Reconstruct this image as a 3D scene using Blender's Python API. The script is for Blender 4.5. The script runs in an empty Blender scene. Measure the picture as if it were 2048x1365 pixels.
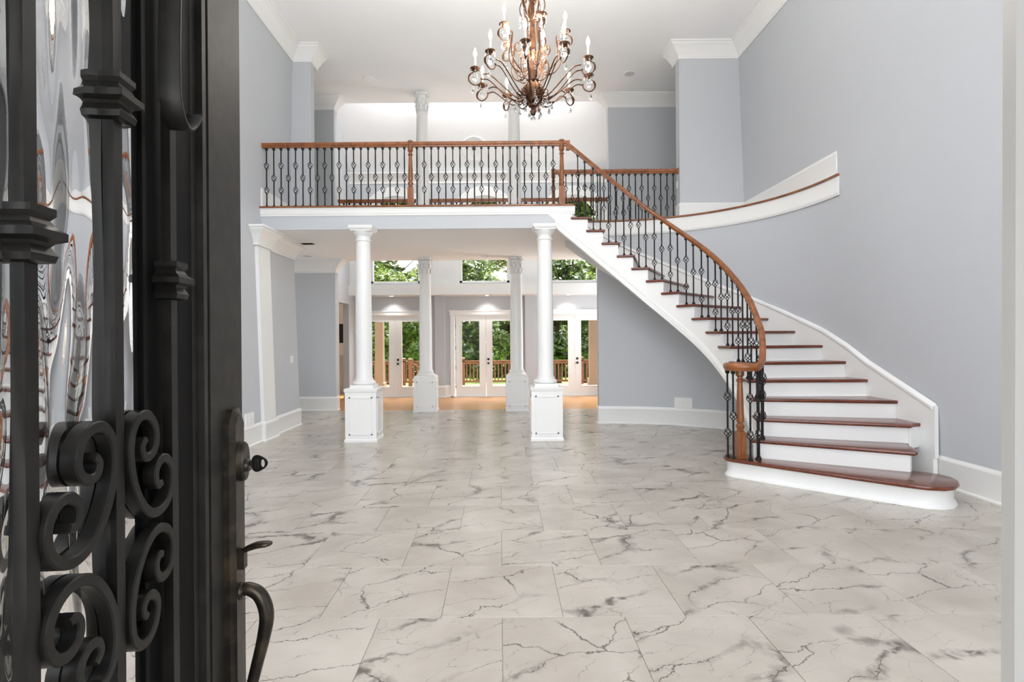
import bpy, bmesh, math, random
from mathutils import Vector, Matrix
R = math.radians
PI = math.pi
random.seed(7)
scene = bpy.context.scene
COL = scene.collection

# ------------------------------------------------------------------ camera
F = 1090.0                       # focal length in pixels of the 2048 px wide frame
EYE = 1.45
cam_d = bpy.data.cameras.new('camera')
cam_d.sensor_width = 36.0
cam_d.lens = 36.0 * F / 2048.0
cam_d.shift_x = 24.0 / 2048.0
cam_d.shift_y = -5.5 / 2048.0
cam_d.clip_start = 0.02
cam_d.clip_end = 300
cam = bpy.data.objects.new('camera', cam_d)
cam.matrix_world = Matrix.Translation((0, 0, EYE)) @ Matrix.Rotation(PI / 2, 4, 'X') @ Matrix.Rotation(-0.008, 4, 'Z')
COL.objects.link(cam)
scene.camera = cam

# ------------------------------------------------------------------ world, sun, area lights, exposure
scene.view_settings.view_transform = 'Standard'
scene.view_settings.look = 'None'
scene.view_settings.exposure = 0.52
scene.view_settings.gamma = 1.0
scene.view_settings.use_curve_mapping = False

world = bpy.data.worlds.new('sky')
scene.world = world
world.use_nodes = True
wn = world.node_tree.nodes
wl = world.node_tree.links
wn.clear()
w_out = wn.new('ShaderNodeOutputWorld')
w_bg = wn.new('ShaderNodeBackground')
w_sky = wn.new('ShaderNodeTexSky')
w_sky.sky_type = 'NISHITA'
w_sky.sun_disc = False
w_sky.sun_elevation = R(62)
w_sky.sun_rotation = R(10)
w_sky.dust_density = 4.0
w_hsv = wn.new('ShaderNodeHueSaturation')
w_hsv.inputs['Saturation'].default_value = 0.45
w_bg.inputs['Strength'].default_value = 0.6
wl.new(w_sky.outputs[0], w_hsv.inputs['Color'])
wl.new(w_hsv.outputs[0], w_bg.inputs['Color'])
wl.new(w_bg.outputs[0], w_out.inputs['Surface'])


def add_light(name, kind, loc, rot, energy, color=(1, 1, 1), size=None, size_y=None, spot=None, blend=None):
    d = bpy.data.lights.new(name, kind)
    d.energy = energy
    d.color = color
    if kind == 'AREA':
        d.shape = 'RECTANGLE'
        d.size = size
        d.size_y = size_y or size
    if kind == 'SUN':
        d.angle = size
    if kind == 'SPOT':
        d.spot_size = spot
        d.spot_blend = blend
        d.shadow_soft_size = size
    if kind == 'POINT':
        d.shadow_soft_size = size
    o = bpy.data.objects.new(name, d)
    o.location = loc
    o.rotation_euler = rot
    COL.objects.link(o)
    return o


# sun high behind the house (+Y side), coming towards the camera
add_light('sun', 'SUN', (0, 30, 30), (R(-14), R(8), 0), 7.0, (1.0, 0.95, 0.86), size=R(0.6))
# added fill light in an unseen opening over the entry doors
add_light('front_upper_fill', 'AREA', (0.3, 0.30, 4.55), (R(124), 0, 0), 60, (0.985, 0.99, 1.0), 5.0, 2.8)
# daylight entering by the open entrance behind the camera
add_light('entrance_daylight', 'AREA', (0.0, -1.4, 1.55), (R(90), 0, 0), 36, (1.0, 0.995, 0.98), 1.5, 2.4)
# added fill lights in unseen openings either side of the entrance
add_light('flank_fill', 'AREA', (2.2, 0.30, 1.5), (R(97), 0, 0), 50, (0.985, 0.99, 1.0), 2.3, 2.1)
add_light('flank_fill', 'AREA', (-2.15, 0.30, 1.5), (R(97), 0, 0), 44, (0.985, 0.99, 1.0), 2.2, 2.1)
# added light hidden above the hall ceiling's edge, brightens the far room
add_light('far_room_fill', 'AREA', (-0.6, 11.6, 7.15), (R(38), 0, 0), 112, (0.98, 0.99, 1.0), 5.0, 0.8)
# added fill hidden behind the stair wall, brightens the space under the balcony
add_light('lower_hall_fill', 'AREA', (3.36, 12.15, 1.75), (R(102), 0, R(112)), 92, (0.98, 0.99, 1.0), 1.5, 2.2)
# weak fill added at the closed end of the side hall
add_light('side_hall_fill', 'AREA', (-6.0, 10.2, 1.6), (R(90), 0, R(-90)), 14, (1.0, 0.99, 0.97), 1.5, 2.2)


# ------------------------------------------------------------------ colours and materials
def lin(c):
    return tuple(((v / 255.0) / 12.92 if v / 255.0 <= 0.04045 else ((v / 255.0 + 0.055) / 1.055) ** 2.4) for v in c) + (1.0,)


def mat_base(name):
    m = bpy.data.materials.new(name)
    m.use_nodes = True
    n = m.node_tree.nodes
    n.clear()
    out = n.new('ShaderNodeOutputMaterial')
    b = n.new('ShaderNodeBsdfPrincipled')
    m.node_tree.links.new(b.outputs[0], out.inputs['Surface'])
    return m, n, m.node_tree.links, b, out


def mat_paint(name, c, rough=0.55, var=0.03, scale=3.0, bump=0.0, metallic=0.0):
    m, n, l, b, out = mat_base(name)
    tc = n.new('ShaderNodeTexCoord')
    no = n.new('ShaderNodeTexNoise')
    no.inputs['Scale'].default_value = scale
    no.inputs['Detail'].default_value = 4
    l.new(tc.outputs['Object'], no.inputs['Vector'])
    mix = n.new('ShaderNodeMix')
    mix.data_type = 'RGBA'
    c0 = lin(c)
    mix.inputs['A'].default_value = tuple(v * (1 - var) for v in c0[:3]) + (1,)
    mix.inputs['B'].default_value = tuple(min(1, v * (1 + var)) for v in c0[:3]) + (1,)
    l.new(no.outputs['Fac'], mix.inputs['Factor'])
    l.new(mix.outputs['Result'], b.inputs['Base Color'])
    b.inputs['Roughness'].default_value = rough
    b.inputs['Metallic'].default_value = metallic
    if bump:
        n2 = n.new('ShaderNodeTexNoise')
        n2.inputs['Scale'].default_value = 180
        n2.inputs['Detail'].default_value = 3
        l.new(tc.outputs['Object'], n2.inputs['Vector'])
        bp = n.new('ShaderNodeBump')
        bp.inputs['Strength'].default_value = bump
        bp.inputs['Distance'].default_value = 0.002
        l.new(n2.outputs['Fac'], bp.inputs['Height'])
        l.new(bp.outputs[0], b.inputs['Normal'])
    return m


def mat_wood(name, c_dark, c_light, rough=0.3, stretch=(1.5, 30, 30), coat=0.3):
    m, n, l, b, out = mat_base(name)
    tc = n.new('ShaderNodeTexCoord')
    mp = n.new('ShaderNodeMapping')
    mp.inputs['Scale'].default_value = stretch
    l.new(tc.outputs['Object'], mp.inputs['Vector'])
    no = n.new('ShaderNodeTexNoise')
    no.inputs['Scale'].default_value = 1.6
    no.inputs['Detail'].default_value = 7
    no.inputs['Distortion'].default_value = 0.8
    l.new(mp.outputs[0], no.inputs['Vector'])
    cr = n.new('ShaderNodeValToRGB')
    cr.color_ramp.elements[0].position = 0.3
    cr.color_ramp.elements[0].color = lin(c_dark)
    cr.color_ramp.elements[1].position = 0.72
    cr.color_ramp.elements[1].color = lin(c_light)
    l.new(no.outputs['Fac'], cr.inputs['Fac'])
    l.new(cr.outputs['Color'], b.inputs['Base Color'])
    b.inputs['Roughness'].default_value = rough
    b.inputs['Coat Weight'].default_value = coat
    b.inputs['Coat Roughness'].default_value = 0.15
    return m


def mat_metal(name, c, rough=0.4, metallic=0.7, wear=None, spec=0.5):
    m, n, l, b, out = mat_base(name)
    b.inputs['Specular IOR Level'].default_value = spec
    tc = n.new('ShaderNodeTexCoord')
    no = n.new('ShaderNodeTexNoise')
    no.inputs['Scale'].default_value = 22
    no.inputs['Detail'].default_value = 6
    l.new(tc.outputs['Object'], no.inputs['Vector'])
    cr = n.new('ShaderNodeValToRGB')
    cr.color_ramp.elements[0].position = 0.42
    cr.color_ramp.elements[0].color = lin(c)
    cr.color_ramp.elements[1].position = 0.8
    cr.color_ramp.elements[1].color = lin(wear or c)
    l.new(no.outputs['Fac'], cr.inputs['Fac'])
    l.new(cr.outputs['Color'], b.inputs['Base Color'])
    b.inputs['Roughness'].default_value = rough
    b.inputs['Metallic'].default_value = metallic
    bp = n.new('ShaderNodeBump')
    bp.inputs['Strength'].default_value = 0.15
    bp.inputs['Distance'].default_value = 0.002
    l.new(no.outputs['Fac'], bp.inputs['Height'])
    l.new(bp.outputs[0], b.inputs['Normal'])
    return m


def mat_emit(name, c, s):
    m, n, l, b, out = mat_base(name)
    b.inputs['Base Color'].default_value = lin(c)
    b.inputs['Emission Color'].default_value = lin(c)
    b.inputs['Emission Strength'].default_value = s
    return m


def mat_pane(name):
    # thin clear window glass
    m = bpy.data.materials.new(name)
    m.use_nodes = True
    n, l = m.node_tree.nodes, m.node_tree.links
    n.clear()
    out = n.new('ShaderNodeOutputMaterial')
    tr = n.new('ShaderNodeBsdfTransparent')
    gl = n.new('ShaderNodeBsdfGlossy')
    gl.inputs['Roughness'].default_value = 0.02
    fr = n.new('ShaderNodeFresnel')
    fr.inputs['IOR'].default_value = 1.10
    mx = n.new('ShaderNodeMixShader')
    l.new(fr.outputs[0], mx.inputs['Fac'])
    l.new(tr.outputs[0], mx.inputs[1])
    l.new(gl.outputs[0], mx.inputs[2])
    l.new(mx.outputs[0], out.inputs['Surface'])
    return m


def mat_glass(name, c=(255, 255, 255), rough=0.0, ior=1.45):
    m, n, l, b, out = mat_base(name)
    b.inputs['Base Color'].default_value = lin(c)
    b.inputs['Transmission Weight'].default_value = 1.0
    b.inputs['Roughness'].default_value = rough
    b.inputs['IOR'].default_value = ior
    return m


def mat_marble(name):
    m, n, l, b, out = mat_base(name)
    tc = n.new('ShaderNodeTexCoord')
    oi = n.new('ShaderNodeObjectInfo')
    mul = n.new('ShaderNodeVectorMath')
    mul.operation = 'MULTIPLY_ADD'
    comb = n.new('ShaderNodeCombineXYZ')
    for s in ('X', 'Y', 'Z'):
        l.new(oi.outputs['Random'], comb.inputs[s])
    l.new(comb.outputs[0], mul.inputs[0])
    mul.inputs[1].default_value = (37.0, 61.0, 23.0)
    l.new(tc.outputs['Object'], mul.inputs[2])
    P = mul.outputs[0]

    def noise(scale, detail=4, dist=0.0, vec=P, rough=0.5):
        x = n.new('ShaderNodeTexNoise')
        x.inputs['Scale'].default_value = scale
        x.inputs['Detail'].default_value = detail
        x.inputs['Distortion'].default_value = dist
        x.inputs['Roughness'].default_value = rough
        l.new(vec, x.inputs['Vector'])
        return x

    def mrange(sock, a, bb, lo=0.0, hi=1.0):
        x = n.new('ShaderNodeMapRange')
        x.inputs['From Min'].default_value = a
        x.inputs['From Max'].default_value = bb
        x.inputs['To Min'].default_value = lo
        x.inputs['To Max'].default_value = hi
        x.interpolation_type = 'SMOOTHSTEP'
        l.new(sock, x.inputs['Value'])
        return x.outputs[0]

    def math_(op, a, bb):
        x = n.new('ShaderNodeMath')
        x.operation = op
        for i, s in enumerate((a, bb)):
            if isinstance(s, (int, float)):
                x.inputs[i].default_value = s
            else:
                l.new(s, x.inputs[i])
        return x.outputs[0]

    # a coordinate bent by noise so that cracks run crooked and mostly diagonal
    bend = noise(3.2, 6, 0.0, P, 0.62)
    sub = n.new('ShaderNodeVectorMath')
    sub.operation = 'MULTIPLY_ADD'
    l.new(bend.outputs['Color'], sub.inputs[0])
    sub.inputs[1].default_value = (0.27, 0.27, 0.27)
    l.new(P, sub.inputs[2])
    mp = n.new('ShaderNodeMapping')
    mp.vector_type = 'TEXTURE'
    mp.inputs['Rotation'].default_value = (0, 0, R(24))
    mp.inputs['Scale'].default_value = (1.35, 0.5, 1.0)
    l.new(sub.outputs[0], mp.inputs['Vector'])

    def crack(scale, w0, w1):
        v = n.new('ShaderNodeTexVoronoi')
        v.feature = 'DISTANCE_TO_EDGE'
        v.voronoi_dimensions = '2D'
        v.inputs['Scale'].default_value = scale
        l.new(mp.outputs[0], v.inputs['Vector'])
        return mrange(v.outputs['Distance'], w0, w1, 1.0, 0.0)

    n_a = noise(2.3, 3)
    n_b = noise(3.7, 3, 0.4)
    n_c = noise(1.6, 2, 0.3)
    n_d = noise(14, 5, 0.6)
    thin = math_('MULTIPLY', crack(1.9, 0.001, 0.017), mrange(n_a.outputs['Fac'], 0.38, 0.55))
    fine = math_('MULTIPLY', crack(4.3, 0.0, 0.014), mrange(n_b.outputs['Fac'], 0.43, 0.60))
    wide = math_('MULTIPLY', crack(1.9, 0.004, 0.13), mrange(n_c.outputs['Fac'], 0.51, 0.65))
    wide = math_('MULTIPLY', wide, mrange(n_d.outputs['Fac'], 0.36, 0.58, 0.15, 1.0))
    s = math_('MAXIMUM', math_('MULTIPLY', thin, 0.85), math_('MULTIPLY', fine, 0.55))
    s = math_('MAXIMUM', s, math_('MULTIPLY', wide, 0.85))
    s = math_('MINIMUM', s, 1.0)
    cloud = noise(2.2, 5, 0.3)
    bc = n.new('ShaderNodeValToRGB')
    bc.color_ramp.elements[0].position = 0.3
    bc.color_ramp.elements[0].color = lin((172, 164, 154))
    bc.color_ramp.elements[1].position = 0.7
    bc.color_ramp.elements[1].color = lin((193, 186, 176))
    l.new(cloud.outputs['Fac'], bc.inputs['Fac'])
    mix = n.new('ShaderNodeMix')
    mix.data_type = 'RGBA'
    l.new(s, mix.inputs['Factor'])
    l.new(bc.outputs['Color'], mix.inputs['A'])
    mix.inputs['B'].default_value = lin((70, 62, 58))
    l.new(mix.outputs['Result'], b.inputs['Base Color'])
    b.inputs['Roughness'].default_value = 0.23
    b.inputs['Specular IOR Level'].default_value = 0.45
    return m


def mat_planks(name, c1, c2, c3, scale, rough=0.3, rot=0.0):
    m, n, l, b, out = mat_base(name)
    tc = n.new('ShaderNodeTexCoord')
    mp = n.new('ShaderNodeMapping')
    mp.inputs['Rotation'].default_value = (0, 0, rot)
    l.new(tc.outputs['Object'], mp.inputs['Vector'])
    br = n.new('ShaderNodeTexBrick')
    br.inputs['Scale'].default_value = scale
    br.inputs['Color1'].default_value = lin(c1)
    br.inputs['Color2'].default_value = lin(c2)
    br.inputs['Mortar'].default_value = lin(c3)
    br.inputs['Mortar Size'].default_value = 0.008
    br.inputs['Brick Width'].default_value = 2.4
    br.inputs['Row Height'].default_value = 0.22
    l.new(mp.outputs[0], br.inputs['Vector'])
    l.new(br.outputs['Color'], b.inputs['Base Color'])
    b.inputs['Roughness'].default_value = rough
    return m


def mat_leaf(name, c1, c2):
    m = bpy.data.materials.new(name)
    m.use_nodes = True
    n, l = m.node_tree.nodes, m.node_tree.links
    n.clear()
    out = n.new('ShaderNodeOutputMaterial')
    geo = n.new('ShaderNodeNewGeometry')
    cr = n.new('ShaderNodeValToRGB')
    cr.color_ramp.elements[0].color = lin(c1)
    cr.color_ramp.elements[1].color = lin(c2)
    l.new(geo.outputs['Random Per Island'], cr.inputs['Fac'])
    d = n.new('ShaderNodeBsdfDiffuse')
    t = n.new('ShaderNodeBsdfTranslucent')
    g = n.new('ShaderNodeBsdfGlossy')
    g.inputs['Roughness'].default_value = 0.35
    mx = n.new('ShaderNodeMixShader')
    mx.inputs[0].default_value = 0.45
    mx2 = n.new('ShaderNodeMixShader')
    mx2.inputs[0].default_value = 0.07
    l.new(cr.outputs[0], d.inputs[0])
    l.new(cr.outputs[0], t.inputs[0])
    l.new(d.outputs[0], mx.inputs[1])
    l.new(t.outputs[0], mx.inputs[2])
    l.new(mx.outputs[0], mx2.inputs[1])
    l.new(g.outputs[0], mx2.inputs[2])
    l.new(mx2.outputs[0], out.inputs['Surface'])
    return m


M_WALL = mat_paint('grey_wall_paint', (194, 197, 201), 0.6, 0.012, 2.0, 0.10)
M_TRIM = mat_paint('white_trim_paint', (236, 236, 234), 0.35, 0.01, 2.0)
M_CEIL = mat_paint('white_ceiling_paint', (242, 242, 242), 0.8, 0.012, 1.2, 0.05)
M_OAK = mat_wood('honey_oak', (104, 57, 25), (160, 94, 46), 0.28, (6, 6, 6))
M_OAKPOST = mat_wood('honey_oak_upright', (106, 59, 26), (160, 96, 48), 0.28, (30, 30, 2.2))
M_TREAD = mat_wood('red_brown_oak', (78, 34, 20), (126, 62, 38), 0.25, (2.5, 24, 24))
M_IRON = mat_metal('black_iron', (21, 20, 19), 0.40, 0.1, (36, 34, 32), 0.3)
M_DOOR = mat_metal('dark_bronze_door', (38, 36, 34), 0.5, 0.3, (56, 53, 50))
M_LOCK = mat_metal('aged_bronze', (52, 49, 45), 0.33, 0.75, (96, 84, 68))
M_KEY = mat_metal('blackened_key', (20, 19, 18), 0.35, 0.6)
M_BRONZE = mat_metal('brown_bronze', (70, 46, 32), 0.38, 0.65, (128, 90, 62))
M_CRYSTAL = mat_glass('crystal', (252, 252, 252), 0.0, 1.5)
M_BULB = mat_emit('lit_bulb', (255, 232, 196), 14.0)
M_CANDLE = mat_paint('cream_candle_sleeve', (240, 232, 214), 0.5)
M_MARBLE = mat_marble('veined_marble')
M_GROUT = mat_paint('grout', (164, 157, 150), 0.9)
M_PANE = mat_pane('clear_pane')
M_RAIN = mat_glass('wavy_glass', (248, 250, 248), 0.01, 1.21)
M_SASH = mat_metal('sash_black', (10, 10, 10), 0.6, 0.0, None, 0.15)
M_WOODFLOOR = mat_planks('oak_floor', (202, 150, 88), (186, 130, 70), (120, 80, 44), 3.2, 0.28)
M_DECK = mat_planks('deck_boards', (196, 160, 120), (176, 140, 104), (80, 60, 44), 2.4, 0.7)
M_DECKRAIL = mat_wood('red_cedar', (84, 56, 38), (126, 88, 60), 0.6, (10, 10, 10), 0.0)
M_STUCCO = mat_paint('tan_stucco', (124, 110, 94), 0.9, 0.06, 6.0, 0.3)
M_BARK = mat_paint('bark', (74, 60, 46), 0.9, 0.25, 9.0)
M_LEAFA = mat_leaf('leaf_dark', (40, 64, 26), (110, 136, 56))
M_LEAFB = mat_leaf('leaf_mid', (64, 92, 34), (170, 188, 90))
M_LEAFC = mat_leaf('leaf_pale', (96, 112, 50), (216, 212, 150))
M_GRASS = mat_paint('sunny_grass', (120, 150, 60), 0.9, 0.3, 2.0)
M_BLACK = mat_paint('black_plastic', (24, 24, 25), 0.35)
M_PLASTIC = mat_paint('white_plastic', (238, 238, 236), 0.3)
M_SLOT = mat_paint('dark_slot', (60, 60, 60), 0.5)
M_BEIGE = mat_paint('beige_paint', (216, 206, 196), 0.6)
M_WAINSCOT = mat_paint('grey_wainscot', (168, 166, 166), 0.5)
M_LENS = mat_emit('lit_lens', (255, 248, 236), 9.0)
M_SPEAKER = mat_paint('speaker_grille', (206, 203, 199), 0.7)
M_STONE = mat_paint('porch_stone', (170, 160, 150), 0.8, 0.1)


# ------------------------------------------------------------------ mesh builder
class MB:
    def __init__(self):
        self.v = []
        self.f = []

    def add(self, vs, fs):
        o = len(self.v)
        self.v.extend(tuple(p) for p in vs)
        self.f.extend(tuple(i + o for i in f) for f in fs)
        return self

    def box(self, x0, x1, y0, y1, z0, z1):
        vs = [(x0, y0, z0), (x1, y0, z0), (x1, y1, z0), (x0, y1, z0), (x0, y0, z1), (x1, y0, z1), (x1, y1, z1), (x0, y1, z1)]
        return self.add(vs, [(0, 3, 2, 1), (4, 5, 6, 7), (0, 1, 5, 4), (1, 2, 6, 5), (2, 3, 7, 6), (3, 0, 4, 7)])

    def rings(self, rings, cap0=True, cap1=True, closed_path=False):
        n = len(rings[0])
        vs = [p for r in rings for p in r]
        fs = []
        m = len(rings)
        for i in range(m if closed_path else m - 1):
            a, b = i * n, ((i + 1) % m) * n
            for j in range(n):
                k = (j + 1) % n
                fs.append((a + j, a + k, b + k, b + j))
        if not closed_path:
            if cap0:
                fs.append(tuple(range(n - 1, -1, -1)))
            if cap1:
                fs.append(tuple(range((m - 1) * n, m * n)))
        return self.add(vs, fs)

    def prism(self, outline, z0, z1):
        return self.rings([[(x, y, z0) for x, y in outline], [(x, y, z1) for x, y in outline]])

    def layered(self, outline, layers):
        # outline: plan polygon (counter-clockwise); layers: (z, inset) from bottom to top
        return self.rings([[(x, y, z) for x, y in inset_poly(outline, d)] for z, d in layers])

    def lathe(self, prof, n=20, c=(0, 0, 0), cap=True):
        rs = []
        for r, z in prof:
            rs.append([(c[0] + max(r, 1e-4) * math.cos(2 * PI * k / n), c[1] + max(r, 1e-4) * math.sin(2 * PI * k / n), c[2] + z) for k in range(n)])
        return self.rings(rs, cap, cap)

    def square(self, prof, c=(0, 0, 0), rot=0.0):
        # square sections: (half width, z)
        rs = []
        for h, z in prof:
            rs.append([(c[0] + h * 1.41421 * math.cos(rot + PI / 4 + PI / 2 * k), c[1] + h * 1.41421 * math.sin(rot + PI / 4 + PI / 2 * k), c[2] + z) for k in range(4)])
        return self.rings(rs)

    def tube(self, pts, rad, n=6, cap=True):
        pts = [Vector(p) for p in pts]
        m = len(pts)
        rads = rad if isinstance(rad, (list, tuple)) else [rad] * m
        t0 = (pts[1] - pts[0]).normalized()
        ref = Vector((0, 0, 1)) if abs(t0.z) < 0.9 else Vector((1, 0, 0))
        u = t0.cross(ref).normalized()
        rs = []
        for i in range(m):
            t = (pts[min(i + 1, m - 1)] - pts[max(i - 1, 0)])
            t = t.normalized() if t.length > 1e-9 else t0
            u = (u - t * u.dot(t))
            u = u.normalized() if u.length > 1e-6 else t.orthogonal().normalized()
            w = t.cross(u)
            rs.append([pts[i] + (u * math.cos(2 * PI * k / n) + w * math.sin(2 * PI * k / n)) * rads[i] for k in range(n)])
        return self.rings(rs, cap, cap)

    def flatbar(self, pts, w, d0, d1):
        # path in the XZ plane (x,z), bar of width w in plane, from y=d0 to y=d1
        m = len(pts)
        ws = w if isinstance(w, (list, tuple)) else [w] * m
        rs = []
        for i in range(m):
            a, b = pts[max(i - 1, 0)], pts[min(i + 1, m - 1)]
            tx, tz = b[0] - a[0], b[1] - a[1]
            L = math.hypot(tx, tz) or 1
            nx, nz = -tz / L, tx / L
            x, z = pts[i]
            h = ws[i] / 2
            e = min(0.002, h * 0.4)
            rs.append([(x - nx * h, d0, z - nz * h), (x + nx * h, d0, z + nz * h), (x + nx * h, d1 - e, z + nz * h),
                       (x + nx * (h - e), d1, z + nz * (h - e)), (x - nx * (h - e), d1, z - nz * (h - e)), (x - nx * h, d1 - e, z - nz * h)])
        return self.rings(rs)

    def sweep(self, prof, path, closed=False, zs=None):
        # prof: (offset to the left of travel, z); path: plan points; mitred corners; zs adds a height per point
        m = len(path)
        rs = []
        for i in range(m):
            p = path[i]
            a = path[i - 1] if (i > 0 or closed) else None
            b = path[(i + 1) % m] if (i < m - 1 or closed) else None
            def nrm(q0, q1):
                dx, dy = q1[0] - q0[0], q1[1] - q0[1]
                L = math.hypot(dx, dy) or 1
                return (-dy / L, dx / L)
            if a is None:
                nx, ny = nrm(p, b)
                k = 1
            elif b is None:
                nx, ny = nrm(a, p)
                k = 1
            else:
                n0, n1 = nrm(a, p), nrm(p, b)
                nx, ny = n0[0] + n1[0], n0[1] + n1[1]
                L = math.hypot(nx, ny) or 1
                nx, ny = nx / L, ny / L
                k = 1 / max(0.25, nx * n0[0] + ny * n0[1])
            z = zs[i] if zs else 0
            rs.append([(p[0] + nx * k * o, p[1] + ny * k * o, z + h) for o, h in prof])
        return self.rings(rs, True, True, closed)

    def mesh(self, name, mat, smooth=True, angle=35):
        me = bpy.data.meshes.new(name)
        me.from_pydata(self.v, [], self.f)
        bm = bmesh.new()
        bm.from_mesh(me)
        bmesh.ops.recalc_face_normals(bm, faces=bm.faces)
        bm.to_mesh(me)
        bm.free()
        if smooth:
            me.polygons.foreach_set('use_smooth', [True] * len(me.polygons))
            me.set_sharp_from_angle(angle=R(angle))
        me.materials.append(mat)
        me.update()
        return me

    def build(self, name, mat, parent=None, smooth=True, loc=None, angle=35):
        return link_mesh(name, self.mesh(name, mat, smooth, angle), parent, loc)


def link_mesh(name, me, parent=None, loc=None, rotz=None):
    o = bpy.data.objects.new(name, me)
    if loc is not None:
        o.location = loc
    if rotz is not None:
        o.rotation_euler = (0, 0, rotz)
    COL.objects.link(o)
    if parent is not None:
        o.parent = parent
    return o


def inset_poly(pts, d):
    if abs(d) < 1e-9:
        return list(pts)
    n = len(pts)
    out = []
    for i in range(n):
        a, p, b = pts[i - 1], pts[i], pts[(i + 1) % n]
        e0 = Vector((p[0] - a[0], p[1] - a[1])).normalized()
        e1 = Vector((b[0] - p[0], b[1] - p[1])).normalized()
        n0, n1 = Vector((-e0.y, e0.x)), Vector((-e1.y, e1.x))
        s = (n0 + n1)
        s = s.normalized() if s.length > 1e-6 else n0
        k = d / max(0.35, s.dot(n0))
        out.append((p[0] + s.x * k, p[1] + s.y * k))
    return out


def ccw(pts):
    a = sum(pts[i - 1][0] * pts[i][1] - pts[i][0] * pts[i - 1][1] for i in range(len(pts)))
    return pts if a > 0 else pts[::-1]


def catmull(pts, per=6):
    P = [Vector(p) for p in pts]
    out = []
    for i in range(len(P) - 1):
        p0, p1, p2, p3 = P[max(i - 1, 0)], P[i], P[i + 1], P[min(i + 2, len(P) - 1)]
        for k in range(per):
            t = k / per
            out.append(0.5 * ((2 * p1) + (p2 - p0) * t + (2 * p0 - 5 * p1 + 4 * p2 - p3) * t * t + (3 * p1 - p0 - 3 * p2 + p3) * t ** 3))
    out.append(P[-1])
    return [tuple(v) for v in out]


def thing(name, label, cat, loc=(0, 0, 0), rotz=0.0, group=None):
    o = bpy.data.objects.new(name, None)
    o.empty_display_size = 0.1
    o.location = loc
    o.rotation_euler = (0, 0, rotz)
    COL.objects.link(o)
    return tag(o, label, cat, group)


def tag(o, label=None, cat=None, group=None, kind=None):
    if label:
        o['label'] = label
    if cat:
        o['category'] = cat
    if group:
        o['group'] = group
    if kind:
        o['kind'] = kind
    return o


def struct(o, label=None):
    o['kind'] = 'structure'
    if label:
        o['label'] = label
    return o


# ------------------------------------------------------------------ main dimensions
Z1 = 3.08          # underside of the upper floor
Z2 = 3.42          # upper floor
ZC = 6.37          # hall ceiling
YB = 8.05          # balcony edge
RISE = 0.19


def xl(z):         # left wall
    return -3.42 - 0.10 * z / 3.42 if z < 3.42 else -3.52 + 0.06 * (z - 3.42) / 2.7


def xr(z):         # right wall
    return 4.24 - 0.03 * z


EC = (1.5, 6.62)   # centre of the curved stair wall


def stair_wall(n=28, z=0.0, grow=0.0, a0=0.0, a1=PI / 2):
    # from the right wall round to the back, seen in plan (superellipse quarter)
    rx, ry, e = xr(z) - EC[0] + grow, 2.58 + grow, 2 / 2.2
    pts = []
    for k in range(n + 1):
        a = a0 + (a1 - a0) * k / n
        pts.append((EC[0] + rx * max(0.0, math.cos(a)) ** e, EC[1] + ry * max(0.0, math.sin(a)) ** e))
    return pts


def clip_left(pts, x):
    # cut a curve that runs to the left at x
    out = []
    for i, p in enumerate(pts):
        if p[0] >= x:
            out.append(p)
        else:
            q = pts[i - 1]
            f = (q[0] - x) / (q[0] - p[0])
            out.append((x, q[1] + (p[1] - q[1]) * f))
            break
    return out


XEND = 1.665


# ------------------------------------------------------------------ floor
floor = struct(MB().box(-6.0, 4.6, 0.30, 11.09, -0.08, -0.004).build('floor', M_GROUT, smooth=False), 'white marble tile floor with grey veins')
TS = 0.635


def tile_mesh(w, d):
    g, e = 0.0012, 0.0016
    x, y = w / 2 - g, d / 2 - g
    mb = MB()
    mb.rings([[(-x, -y, -0.02), (x, -y, -0.02), (x, y, -0.02), (-x, y, -0.02)],
              [(-x, -y, -e), (x, -y, -e), (x, y, -e), (-x, y, -e)],
              [(-x + e, -y + e, 0), (x - e, -y + e, 0), (x - e, y - e, 0), (-x + e, y - e, 0)]])
    return mb.mesh('tile', M_MARBLE, smooth=False)


tile_full = tile_mesh(TS, TS)
tile_cache = {}
for k in range(-4, 13):
    y0, y1 = 2.83 + TS * k, 2.83 + TS * (k + 1)
    y0c = max(y0, 0.72)
    off = 0.0 if k % 2 else 0.5 * TS
    lo = -3.46 if y0 < 9.0 else -5.4
    for j in range(-10, 8):
        x0, x1 = off + TS * j, off + TS * (j + 1)
        x0c, x1c = max(x0, lo), min(x1, 4.22)
        if x1c - x0c < 0.03 or (y0 > 9.0 and x0 > 1.7) or (y0 > 7.6 and x0 > 3.6):
            continue
        w, d = round(x1c - x0c, 4), round(y1 - y0c, 4)
        if (w, d) == (round(TS, 4), round(TS, 4)):
            me = tile_full
        else:
            me = tile_cache.setdefault((w, d), None) or tile_mesh(w, d)
            tile_cache[(w, d)] = me
        link_mesh('tile', me, floor, ((x0c + x1c) / 2, (y0c + y1) / 2, 0))

struct(MB().box(-7.5, 3.6, 11.085, 13.75, -0.08, -0.001).build('wood_floor', M_WOODFLOOR, smooth=False), 'honey oak floor of the far room')
struct(MB().box(-4, 4, -4, 0.34, 2.84, 2.98).build('added_porch_shade', M_TRIM, smooth=False))  # unseen roof added to keep sky light off the entry door
struct(MB().box(-4, 4, -3, 0.34, -0.2, -0.03).build('porch_floor', M_STONE, smooth=False))

# ------------------------------------------------------------------ walls
# left wall (leans a little, so it is built as a bent sheet with thickness)


def bent_wall(name, rows, y0, y1, th, mat=M_WALL):
    mb = MB()
    rs = [[(x, y0, z), (x, y1, z), (x + th, y1, z), (x + th, y0, z)] for x, z in rows]
    mb.rings(rs)
    return struct(mb.build(name, mat, smooth=False))


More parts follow.
